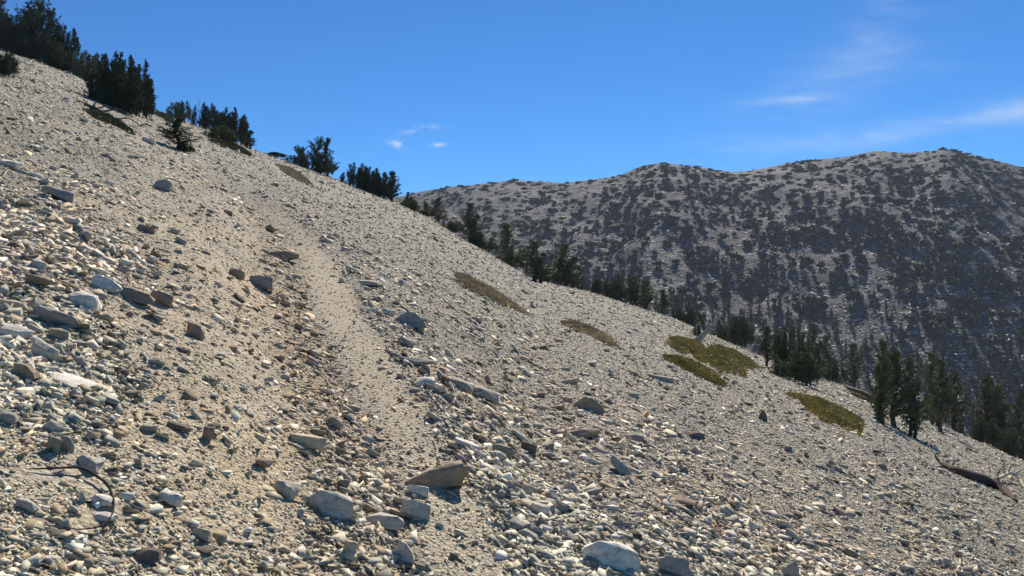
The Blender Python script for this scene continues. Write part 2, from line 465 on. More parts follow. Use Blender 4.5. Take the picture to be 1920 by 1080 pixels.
def build_scree():
    rg = np.random.default_rng(5)
    px, py, x, y = sample_screen(410000, rg)
    # over the crest, and below the camera where the lens does not look
    x2 = rg.uniform(-1.1, 1.1, 9000); y2 = rg.uniform(60, 110, 9000); x2 = x2 * y2
    x3 = rg.uniform(-5, 5, 9000); y3 = rg.uniform(-2.5, 3, 9000)
    x = np.r_[x, x2, x3]; y = np.r_[y, y2, y3]
    d = trail_d(x, y); dm = dirt_mask(x, y, d)
    n = len(x)
    U = rg.random(n)
    rocky = sstep(.45, .7, fbm(x * .6, y * .6, 77, 3)) 
    leftpile = pile_mask(x, y)
    edge = sstep(.2, .32, np.abs(d)) * (1 - sstep(.6, .95, np.abs(d))) * (y < 22)
    smin = .0125 + .006 * rocky + .012 * leftpile + .006 * edge + .001 * sstep(.8, 1.6, d) - .002 * dm
    size = smin * U ** (-1 / 2.3)
    size = np.minimum(size * np.where(y < 6, .80 + .2 * np.clip(y - 4, 0, 2) / 2, 1), np.minimum(.13 - .04 * dm, .014 + .018 * np.maximum(y, 1)))
    size = size * (1 + np.clip(y - 6, 0, 40) / 22)
    size = np.maximum(size, 3.1 * y / F * rg.uniform(.8, 1.9, n))
    keep = rg.random(n) > dm * np.where(np.abs(d) < .3, .62, np.where((d > .6) & (y < 3.9), .62, np.where(d > .3, .50, .34)))
    tread = (np.abs(d) < .22) & (y < 20)
    keep &= ~(tread & (y < 13) & (rg.random(n) < .22))
    size = np.where(tread & (rg.random(n) < .93), np.minimum(size, .04 + .04 * rg.random(n) ** 2), size)
    keep &= clear_of(x, y, heroes_xy, .62) & clear_of(x, y, mat_zone, .62)
    x, y, d, dm, size = x[keep], y[keep], d[keep], dm[keep], size[keep]
    n = len(x)
    z = terrain(x, y, d)
    nn = normal_at(x, y)
    el = rg.uniform(.35, .9, n); fl = rg.uniform(.10, .46, n)
    sc = np.stack([size, size * el, size * fl], -1)
    tilt = np.abs(rg.normal(0, R(20), n)); big = rg.random(n) < .28; tilt = np.where(big, rg.uniform(0, R(70), n), tilt)
    M = rot_mats(nn, rg.uniform(0, 6.283, n), rg.uniform(0, 6.283, n), tilt)
    cen = np.stack([x, y, z], -1) + nn * (sc[:, 2] * rg.uniform(.05, .38, n))[:, None]
    cols = pick_cols(n, dm, rg)
    gr_ = (sstep(.2, .35, d) * (1 - sstep(.6, 1.0, d)) * (1 - sstep(9, 17, y)))[:, None] * .35
    cols = cols * (1 - gr_) + np.array([[.33, .24, .155]]) * gr_
    zone = fbm(x * .16 + 4, y * .10, 131, 3)[:, None]; zs = sstep(.38, .62, zone)
    cols = cols * (np.array([[.90, .93, .90]]) * (1 - zs) + np.array([[1.08, 1.03, .97]]) * zs)
    str_ = fbm(x * .5, y * 1.9 + x * .8, 141, 3)[:, None]
    cols = cols * (.86 + .28 * sstep(.35, .65, str_))
    pxs = size / np.maximum(y, .5) * F
    Vs, Ts, Cs = [], [], []; off = 0
    isbig = (pxs > 9) | (y < 3)
    for grp, lib in ((np.where(isbig)[0], MED), (np.where(~isbig)[0], LOW)):
        var = rg.integers(0, len(lib), len(grp))
        for k, (V, T) in enumerate(lib):
            ix = grp[var == k]
            if not len(ix): continue
            W = np.einsum('nij,nvj->nvi', M[ix], V[None] * sc[ix][:, None, :]) + cen[ix][:, None, :]
            nv = len(V)
            Vs.append(W.reshape(-1, 3)); Cs.append(np.repeat(cols[ix], nv, 0))
            Ts.append((T[None] + (np.arange(len(ix)) * nv)[:, None, None]).reshape(-1, 3) + off)
            off += len(ix) * nv
    V = np.vstack(Vs); T = np.vstack(Ts); C = np.vstack(Cs)
    print('scree stones', n, 'tris', len(T))
    o = link('scree_gravel', mesh_from('scree_gravel', V, T, M_SCREE, C))
    tag(o, 'loose pale angular scree covering the whole slope', None, None, 'stuff')

HERO_VARS = [rock_variant(500 + i, 1 + i % 3, pts=13 + i % 5, detail=2, amp=.024) for i in range(14)]
PROFILES = {'wedge': [(0, .0), (.0, .42), (.30, .72), (.70, 1.0), (.95, .98), (1, .55), (.93, .0)],
            'peak': [(0, .1), (.1, .5), (.42, 1.0), (.62, .92), (.92, .5), (1, .12), (.8, 0), (.2, 0)],
            'slab': [(0, .35), (.08, .85), (.4, 1.0), (.85, .85), (1, .45), (.9, .08), (.45, 0), (.08, .08)],
            'block': [(0, .0), (.05, .88), (.35, 1.0), (.90, .90), (1, .0)],
            'split': [(0, .0), (.03, .70), (.28, 1.0), (.60, .92), (.97, .62), (1, .0)],
            'plate': [(0, .45), (.05, .8), (.5, 1.0), (.97, .8), (1, .3), (.6, 0), (.1, .12)]}
PK = {}
for nm_, pr_ in PROFILES.items():
    PK[nm_] = len(HERO_VARS); HERO_VARS.append(rock_variant(700 + len(nm_) * 3, 2, detail=3, amp=.020, profile=[(x - .5, z - .5) for x, z in pr_]))
hero_meshes = {}
def hero_mesh(k, c, smooth=False):
    if (k, c) not in hero_meshes:
        V, T = HERO_VARS[k]
        hero_meshes[(k, c)] = mesh_from('rock', V, T, M_ROCK[c])
    return hero_meshes[(k, c)]

def place_rock(px, py, w, h, c, label, k=None, yaw=None, roll=0.0, depth=None, group=None, sink=.12):
    """px, py: the middle of the stone in the photo; w, h its size there"""
    p = hit(px, py + h * .38)
    t = p[1]
    w *= .96; h *= .98
    W = w * t / F; H = max(h * t / F, .3 * W * .5)
    dp = depth if depth else rnd.uniform(.45, .65)
    if isinstance(k, str):
        k = PK[k]
        if yaw is None: yaw = rnd.uniform(-.18, .18)
    k = rnd.randrange(len(HERO_VARS)) if k is None else k
    o = link('rock', hero_mesh(k, c))
    n = Vector(normal_at(np.array([p[0]]), np.array([p[1]]))[0])
    q = Vector((0, 0, 1)).rotation_difference(Vector((0, 0, 1)).lerp(n, .25 if k >= 14 else .7).normalized()).to_matrix().to_4x4()
    yw = rnd.uniform(-.35, .35) + (math.pi if rnd.random() < .5 else 0) if yaw is None else yaw
    # the height seen in the photo also holds some of the top's depth
    view = max(.05, (p[2] - CAMH) / -p[1] + .10)
    Hz = max(H - W * dp * view * .6, H * .62)
    W = W * (1.12 if k >= 14 else 1.04)
    M = Matrix.Translation(Vector(p) + Vector((0, W * dp * .30, 0)) + n * Hz * (.5 - sink)) @ q @ Matrix.Rotation(roll, 4, 'Y') @ Matrix.Rotation(yw, 4, 'Z') @ Matrix.Diagonal((W * 1.06, W * dp, Hz, 1))
    o.matrix_world = M
    heroes_xy.append((p[0], p[1] + W * dp * .3, W * .5))
    tag(o, label, 'rock', group)
    return o

HR = [
 (808, 888, 106, 58, 'brown', 'largest boulder, a long brown wedge lying across the right edge of the trail', 'wedge', .08, -.18),
 (612, 940, 80, 62, 'pale', 'rounded beige boulder with a split top, left of the trail near the bottom', 'split'),
 (772, 955, 52, 48, 'pale', 'pale blunt block just below the small square stone in the trail', 'block', .1, .15),
 (716, 975, 70, 36, 'pale', 'low slab with pale top and dark front, left of the pale blunt block', 'slab', 0, -.1),
 (530, 917, 50, 40, 'pale', 'pale angular block left of the rounded split boulder'),
 (781, 918, 38, 26, 'white', 'small square white stone under the brown wedge boulder', 'block'),
 (750, 1032, 42, 46, 'pale', 'pointed upright stone at the lower middle of the trail', 'peak'),
 (1140, 1035, 98, 66, 'white', 'big rough white boulder at the bottom edge, right of the trail', 'split'),
 (1258, 1060, 54, 50, 'grey', 'grey rounded stone right of the big rough white boulder', 'block'),
 (1100, 757, 56, 36, 'tan', 'tan stone with a peaked top in the scree right of the trail', 'peak', 0),
 (1088, 812, 66, 24, 'brown', 'flat dark brown slab below the tan peaked stone', 'plate', 0, -.15),
 (765, 597, 54, 36, 'blue', 'dark blue-grey pointed stone at the right edge of the trail', 'peak', 0),
 (714, 583, 44, 17, 'white', 'pale flat slab left of the dark blue-grey pointed stone', 'plate', 0),
 (775, 675, 66, 17, 'blue', 'long flat dark slab right of the trail, below the blue-grey pointed stone', 'plate', 0),
 (860, 718, 48, 20, 'grey', 'upper of two grey slabs side by side right of the trail'),
 (906, 740, 54, 28, 'grey', 'lower of two grey slabs side by side right of the trail'),
 (530, 478, 48, 19, 'brown', 'dark brown flat stone where the trail narrows uphill', 'plate', 0),
 (487, 528, 40, 28, 'blue', 'grey cube-like stone on the bank left of the trail', 'block', 0),
 (440, 512, 28, 20, 'brown', 'small brown stone left of the grey cube-like stone'),
 (248, 552, 68, 26, 'brown', 'long dark brown block between the white slab and the brown-grey block', 'slab', 0, .15),
 (300, 558, 38, 26, 'brown', 'squared brown-grey block at the end of the rock row on the bank', 'block', 0, .2),
 (195, 533, 50, 30, 'white', 'white tilted slab at the left of the rock row on the bank', 'plate', 0, .45),
 (150, 562, 54, 34, 'white', 'white four-sided stone in the pile at the left'),
 (90, 590, 84, 34, 'blue', 'broad blue-grey stone in the pile at the left'),
 (25, 622, 56, 28, 'white', 'bright flat slab at the left edge of the photo'),
 (66, 527, 42, 26, 'brown', 'dark brown stone topping the pile at the left'),
 (20, 572, 52, 24, 'cream', 'cream flat stone at the left edge above the bright slab'),
 (76, 655, 46, 46, 'pale', 'upright pale stone in the pile under the blue-grey stone'),
 (104, 627, 44, 28, 'green', 'lichen olive stone beside the upright pale stone'),
 (118, 712, 92, 22, 'white', 'long white flat slab at the foot of the left pile'),
 (40, 695, 56, 32, 'brown', 'squared brown stone left of the long white slab'),
 (140, 608, 42, 18, 'brown', 'small flat brown stone right of the blue-grey stone'),
 (362, 620, 34, 32, 'brown', 'brown stone poking out of the tan bank on its own'),
 (572, 825, 66, 30, 'cream', 'cream slab half buried in the tan bank beside the trail'),
 (312, 935, 40, 30, 'white', 'white blocky stone alone on bare dirt at the lower left'),
 (160, 865, 50, 32, 'pale', 'pale stone with flat top above the black root'),
 (98, 833, 30, 34, 'green', 'left of a pair of dark green-grey stones standing side by side'),
 (121, 830, 26, 32, 'grey', 'right of a pair of dark green-grey stones standing side by side'),
 (212, 815, 26, 20, 'tan', 'small round tan stone above the bare dirt patch at the left'),
 (190, 938, 44, 26, 'white', 'white oval stone inside the loop of the black root'),
 (46, 945, 40, 26, 'pale', 'pale rounded stone at the left edge below the black root'),
 (192, 968, 38, 22, 'white', 'small white stone under the white oval stone'),
 (375, 1000, 32, 28, 'cream', 'cream stone at the bottom left above a flat dark one'),
 (376, 1028, 48, 16, 'dark', 'flat dark stone at the bottom left below the cream one'),
 (268, 1040, 48, 32, 'dark', 'blackish stone at the bottom left on bare dirt'),
 (876, 832, 52, 15, 'white', 'thin white slab just above the brown wedge boulder'),
 (940, 842, 46, 24, 'green', 'greenish stone between the thin white slab and the dark one'),
 (988, 838, 30, 22, 'dark', 'small dark stone right of the greenish stone'),
 (1165, 877, 58, 26, 'grey', 'grey slab tilted down to the right, below the flat dark slab', 'plate', 0, .75),
 (1054, 950, 28, 32, 'blue', 'dark upright stone beside a bright one, lower middle right'),
 (1010, 955, 34, 26, 'white', 'bright three-sided stone left of the dark upright one'),
 (270, 428, 30, 15, 'brown', 'squared brown stone high on the left part of the slope'),
 (232, 480, 24, 14, 'brown', 'small dark lozenge stone on the tan ground at the left'),
 (300, 345, 32, 24, 'grey', 'grey pointed stone high on the slope under the lone small pine'),
 (100, 362, 52, 24, 'blue', 'dark grey block among pale plates on the upper left slope'),
 (10, 306, 48, 16, 'white', 'white plate at the left edge of the upper slope'),
 (275, 262, 24, 10, 'white', 'bright white flat stone near the lone small pine'),
 (1428, 778, 15, 24, 'dark', 'small dark pointed stone standing alone left of the olive-yellow lens-shaped mat', 'peak', 0),
 (385, 812, 20, 30, 'brown', 'narrow brown stone on the lower bank'),
 (330, 800, 46, 18, 'dark', 'dark long stone above the bare dirt of the lower bank'),
 (490, 868, 32, 22, 'brown', 'brown stone above the pale angular block at the trail side'),
 (650, 1030, 24, 38, 'cream', 'narrow cream stone standing left of the pointed upright stone'),
 (1284, 940, 44, 18, 'brown', 'brown flat stone in the dirt streak at the lower right'),
 (1240, 708, 54, 13, 'grey', 'flat grey plate in the fine scree left of the olive mats'),
 (1480, 1068, 28, 40, 'grey', 'grey stone standing at the bottom edge of the right slope'),
 (1300, 815, 40, 18, 'dark', 'dark low stone in the middle of the right scree slope'),
 (985, 1000, 46, 22, 'grey', 'grey slab left of the big rough white boulder'),
 (690, 530, 34, 13, 'cream', 'thin cream plate right of the trail halfway up'),
 (640, 905, 24, 20, 'tan', 'small tan stone above the rounded split boulder'),
 (760, 640, 34, 16, 'grey', 'small grey stone between the blue-grey pointed stone and the long flat slab'),
]
for r_ in HR:
    place_rock(*r_)

GEN = {
 'pile':  ('angular grey or brown stone in the rough pile at the left edge', 'stones of the left pile'),
 'bank':  ('loose stone lying on the tan dirt bank left of the trail', 'stones on the tan bank'),
 'upper': ('larger stone on the upper left slope between trail and pines', 'larger stones on the upper slope'),
 'low':   ('loose stone on the bare dirt at the bottom left corner', 'stones at the bottom left'),
 'edge':  ('larger angular stone in the coarse scree along the right edge of the trail', 'coarse stones along the trail edge'),
 'right': ('larger stone scattered in the right scree slope', 'larger stones on the right slope')}
def general_rocks():
    rg = random.Random(77)
    pts = []
    boxes = [('pile', 60, (0, 300, 470, 830), 18, 46), ('bank', 34, (180, 600, 520, 900), 14, 34), ('upper', 30, (20, 640, 250, 520), 12, 30),
             ('low', 26, (0, 480, 850, 1080), 15, 36), ('edge', 44, (700, 1240, 680, 1075), 18, 46), ('right', 32, (1000, 1900, 640, 1075), 14, 40)]
    for key, n, (x0, x1, y0, y1), smin, smax in boxes:
        got = 0; tries = 0
        while got < n and tries < 4000:
            tries += 1
            px = rg.uniform(x0, x1); py = rg.uniform(y0, y1)
            top = float(np.interp(px, SIL[:, 0], SIL[:, 1]))
            if py < top + 60: continue
            w = smin + (smax - smin) * rg.random() ** 2.2
            if key in ('right', 'upper'): w *= .55 + .45 * min(1, (py - top) / 350)
            p = hit(px, py)
            if not clear_of(p[None, 0], p[None, 1], mat_zone, 2.2)[0]: continue
            dd = float(trail_d(np.array([p[0]]), np.array([p[1]]))[0])
            if abs(dd) < .25: continue
            if key in ('bank', 'low', 'pile', 'upper') and dd < .25: continue
            if key in ('edge', 'right') and dd > -.3: continue
            if any((px - a) ** 2 + ((py - b) * 1.4) ** 2 < ((w + c) * .55) ** 2 for a, b, c in pts): continue
            if any(abs(px - r[0]) < (w + r[2]) * .55 and abs(py - r[1]) < (w * .5 + r[3]) * .6 for r in HR): continue
            pts.append((px, py, w)); got += 1
            cs = {'pile': ['grey', 'brown', 'pale', 'tan', 'white', 'white', 'grey', 'pale'], 'bank': ['brown', 'tan', 'cream', 'tan', 'pale'],
                  'low': ['pale', 'brown', 'grey', 'cream', 'dark'], 'upper': ['grey', 'pale', 'brown', 'white'],
                  'edge': ['grey', 'pale', 'grey', 'brown', 'white', 'tan', 'pale'], 'right': ['grey', 'pale', 'grey', 'brown', 'white']}[key]
            w *= .84
            place_rock(px, py, w, w * rg.uniform(.36, .75), rg.choice(cs + ['pale', 'cream']), GEN[key][0], group=GEN[key][1], roll=rg.gauss(0, .3))
general_rocks()
for q_ in range(9):        # keep the root's loop open
    A_, B_ = [((55, 884), (150, 888)), ((150, 888), (214, 955)), ((214, 955), (118, 994))][q_ // 3]
    f_ = (q_ % 3) / 3
    h_ = hit(A_[0] + (B_[0] - A_[0]) * f_, A_[1] + (B_[1] - A_[1]) * f_ + 3); heroes_xy.append((h_[0], h_[1], .075))
build_scree()

# ------------------------------------------------------------------ tubes
def tube(pts, rad, sides=6, wob=0, seed=0):
    pts = np.asarray(pts, float); n = len(pts); r = np.broadcast_to(rad, (n,)).astype(float)
    rg = np.random.default_rng(seed)
    V = []; T = []
    tang = np.gradient(pts, axis=0); tang /= np.linalg.norm(tang, axis=1)[:, None] + 1e-9
    for i in range(n):
        t = tang[i]; a = np.cross(t, [.31, .2, .93] if abs(t[2]) < .9 else [1, 0, 0]); a /= np.linalg.norm(a); b = np.cross(t, a)
        for s in range(sides):
            an = 2 * math.pi * s / sides; rr = r[i] * (1 + wob * rg.uniform(-1, 1))
            V.append(pts[i] + rr * (a * math.cos(an) + b * math.sin(an)))
    for i in range(n - 1):
        for s in range(sides):
            a = i * sides + s; b = i * sides + (s + 1) % sides
            T.append([a, b, b + sides]); T.append([a, b + sides, a + sides])
    for e, base in ((0, 0), (1, (n - 1) * sides)):
        for s in range(1, sides - 1):
            T.append([base, base + s + 1, base + s] if e == 0 else [base, base + s, base + s + 1])
    return np.array(V), np.array(T)

class Bag:
    def __init__(s): s.V = []; s.T = []; s.n = 0
    def add(s, VT):
        V, T = VT; s.V.append(V); s.T.append(T + s.n); s.n += len(V)
    def mesh(s, name, mat): return mesh_from(name, np.vstack(s.V), np.vstack(s.T), mat)

# ------------------------------------------------------------------ near pines
def needles(C, Dr, L, per, rg, spread=.9, wid=.22):
    """bottle-brush tufts: narrow triangles round each twig end"""
    n = len(C)
    C = np.repeat(C, per, 0); Dd = np.repeat(Dr, per, 0); L = np.repeat(L, per)
    m = len(C)
    rdir = rg.normal(0, 1, (m, 3)); rdir /= np.linalg.norm(rdir, axis=1)[:, None]
    t = Dd + rdir * spread; t /= np.linalg.norm(t, axis=1)[:, None]
    side = np.cross(t, rg.normal(0, 1, (m, 3))); side /= np.linalg.norm(side, axis=1)[:, None] + 1e-9
    st = C + rg.normal(0, .3, (m, 3)) * L[:, None]
    V = np.stack([st - side * (L * wid)[:, None], st + side * (L * wid)[:, None], st + t * (L * rg.uniform(.8, 1.4, m))[:, None]], 1).reshape(-1, 3)
    T = np.arange(3 * m).reshape(-1, 3)
    shade = np.repeat(np.repeat(rg.uniform(.65, 1.5, n), per), 3)[:, None] * np.array([[1, 1, 1]])
    return V, T, shade

def pine_variant(seed, kind):
    """height 1, half width about .5 of its own width; returns crown and trunk meshes and the width"""
    rg = np.random.default_rng(seed); r = random.Random(seed)
    if kind == 'spire': stems = [(0, 0, 1.0, .17, 0, 0)]
    elif kind == 'slim': stems = [(0, 0, 1.0, .13, 0, 0), (.05, .03, .7, .10, .03, 0)]
    elif kind == 'clump':
        stems = [(r.uniform(-.38, .38), r.uniform(-.25, .25), r.uniform(.5, 1.0), r.uniform(.13, .19), 0, 0) for _ in range(16)]
        stems[0] = (.05, 0, 1.0, .15, 0, 0)
    elif kind == 'bush':
        stems = [(r.uniform(-.6, .6), r.uniform(-.3, .3), r.uniform(.45, 1.0), r.uniform(.22, .32), r.uniform(-.1, .1), 0) for _ in range(12)]
        stems[0] = (0, 0, 1.0, .28, 0, 0)
    elif kind == 'wind':
        stems = [(0, 0, 1.0, .20, .22, 1), (-.05, .05, .72, .22, -.32, 1), (.1, 0, .5, .2, .30, 1)]
    elif kind == 'crown':
        stems = [(0, 0, 1.0, .26, .04, 1), (.1, 0, .82, .24, .16, 1), (-.12, .05, .86, .24, -.14, 1), (.2, -.05, .55, .24, .36, 1), (-.25, 0, .55, .25, -.30, 1)]
    bag = Bag(); Cs = []; Ds = []; Ls = []
    for (bx, by, H, W, lean, gap) in stems:
        nseg = 9; hs = np.linspace(0, 1, nseg)
        cx = bx + lean * hs ** 1.4 * H + .02 * np.sin(hs * 7 + bx * 9); cy = by + .02 * np.cos(hs * 6 + by * 5)
        pts = np.c_[cx, cy, hs * H * .97 - .05 * (hs == 0)]
        r0 = .016 if kind in ('clump', 'bush') else .024
        bag.add(tube(pts, r0 * (1 - hs * .93) * H ** .5, 6, .1, seed))
        low = {'spire': .14, 'slim': .12, 'clump': .03, 'bush': .02, 'wind': .38, 'crown': .16}[kind]
        nb = int({'spire': 74, 'slim': 62, 'clump': 60, 'bush': 46, 'wind': 46, 'crown': 70}[kind] * (.5 + .5 * H))
        for j in range(nb):
            f = low + (1 - low) * (j + r.random()) / nb
            prof = (1 - f) ** .62 * min(1, (f - low) * 5 + .45) if kind != 'wind' else math.sin(math.pi * min(1, (f - low) / (1 - low) * .9 + .1)) ** .6
            if kind == 'crown': prof = (math.sin(math.pi * min(1, (f - low) / (1 - low) * .82 + .18)) ** .7) 
            if gap and vnoise(np.array([f * 7]), np.array([seed + bx * 31]), 3)[0] < .28: continue
            Lb = W * prof * r.uniform(.55, 1.25) * (H ** .5) + .02
            az = r.uniform(0, 6.283)
            el = R(r.uniform(5, 35)) + f * R(35)
            dr = np.array([math.cos(az) * math.cos(el), math.sin(az) * math.cos(el), math.sin(el)])
            b0 = np.array([np.interp(f, hs, cx), np.interp(f, hs, cy), f * H])
            up = np.array([0, 0, .35 * Lb])
            ks = np.array([0, .5, 1.0])
            bp = b0 + dr * Lb * ks[:, None] + up * (ks ** 2)[:, None]
            if Lb > .06: bag.add(tube(bp, [.006 * (1 - f * .5), .004, .0015], 3, 0, j))
            nt_ = max(3, int(Lb / .022))
            kk = np.linspace(.3, 1.05, nt_)
            c = b0 + dr * Lb * kk[:, None] + up * (kk ** 2)[:, None] + rg.normal(0, .012, (nt_, 3))
            Cs.append(c); Ds.append(np.tile(dr * .6 + np.array([0, 0, .75]), (nt_, 1))); Ls.append(np.full(nt_, .034))
        Cs.append(np.array([[cx[-1], cy[-1], H * .96]])); Ds.append(np.array([[0, 0, 1.0]])); Ls.append(np.array([.05]))
    C = np.vstack(Cs); Dr = np.vstack(Ds); L = np.concatenate(Ls)
    V, T, S = needles(C, Dr, L, 7, rg)
    V[:, 2] = np.maximum(V[:, 2], -.03)
    width = np.percentile(V[:, 0], 98) - np.percentile(V[:, 0], 2)
    mid = (np.percentile(V[:, 0], 98) + np.percentile(V[:, 0], 2)) / 2
    return dict(V=V, T=T, S=S, bag=bag, w=width, mid=mid, me={}, trunk=bag.mesh('trunk', M_BARK))

PV = {'spire': [pine_variant(1, 'spire'), pine_variant(2, 'spire')], 'slim': [pine_variant(3, 'slim'), pine_variant(13, 'slim')],
      'clump': [pine_variant(4, 'clump'), pine_variant(5, 'clump'), pine_variant(14, 'clump')], 'bush': [pine_variant(6, 'bush'), pine_variant(7, 'bush'), pine_variant(15, 'bush')],
      'wind': [pine_variant(8, 'wind')], 'crown': [pine_variant(9, 'crown')]}
tree_n = 0
def tree(kind, px, top, w, label, base=None, dist=None, leaf=None, group='pines along the crest of the slope', flip=None, name='pine_tree'):
    global tree_n
    v = PV[kind][tree_n % len(PV[kind])]; tree_n += 1
    u = (px - 960) / F
    if base is not None:
        p = hit(px, base)
        if p is None:
            p = np.array([u * D, D, float(terrain(np.array([u * D]), np.array([D]))[0])])
    else:
        p = np.array([u * dist, dist, float(terrain(np.array([u * dist]), np.array([dist]))[0])])
    H = CAMH + (540 - top) / F * p[1] - p[2]
    W = w * p[1] / F * ((1.12 if kind in ('clump', 'bush') else 1.02) if px < 790 else (1.0 if kind == 'bush' else .78))
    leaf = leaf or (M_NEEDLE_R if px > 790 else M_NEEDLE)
    if leaf.name not in v['me']:
        v['me'][leaf.name] = mesh_from('crown', v['V'], v['T'], leaf, v['S'])
    e = bpy.data.objects.new(name, None); COL.objects.link(e); e.empty_display_size = .3
    e.location = p - np.array([0, 0, .04 * H])
    fl = rnd.choice((0, math.pi)) if flip is None else flip
    e.rotation_euler = (0, 0, fl + rnd.uniform(-.35, .35))
    s = W / v['w']
    e.scale = (s, s * .95, H * (1.03 if px < 790 else .95))
    link('trunk', v['trunk'], e); link('crown', v['me'][leaf.name], e)
    tag(e, label, 'tree' if name == 'pine_tree' else 'shrub', group)
    return e

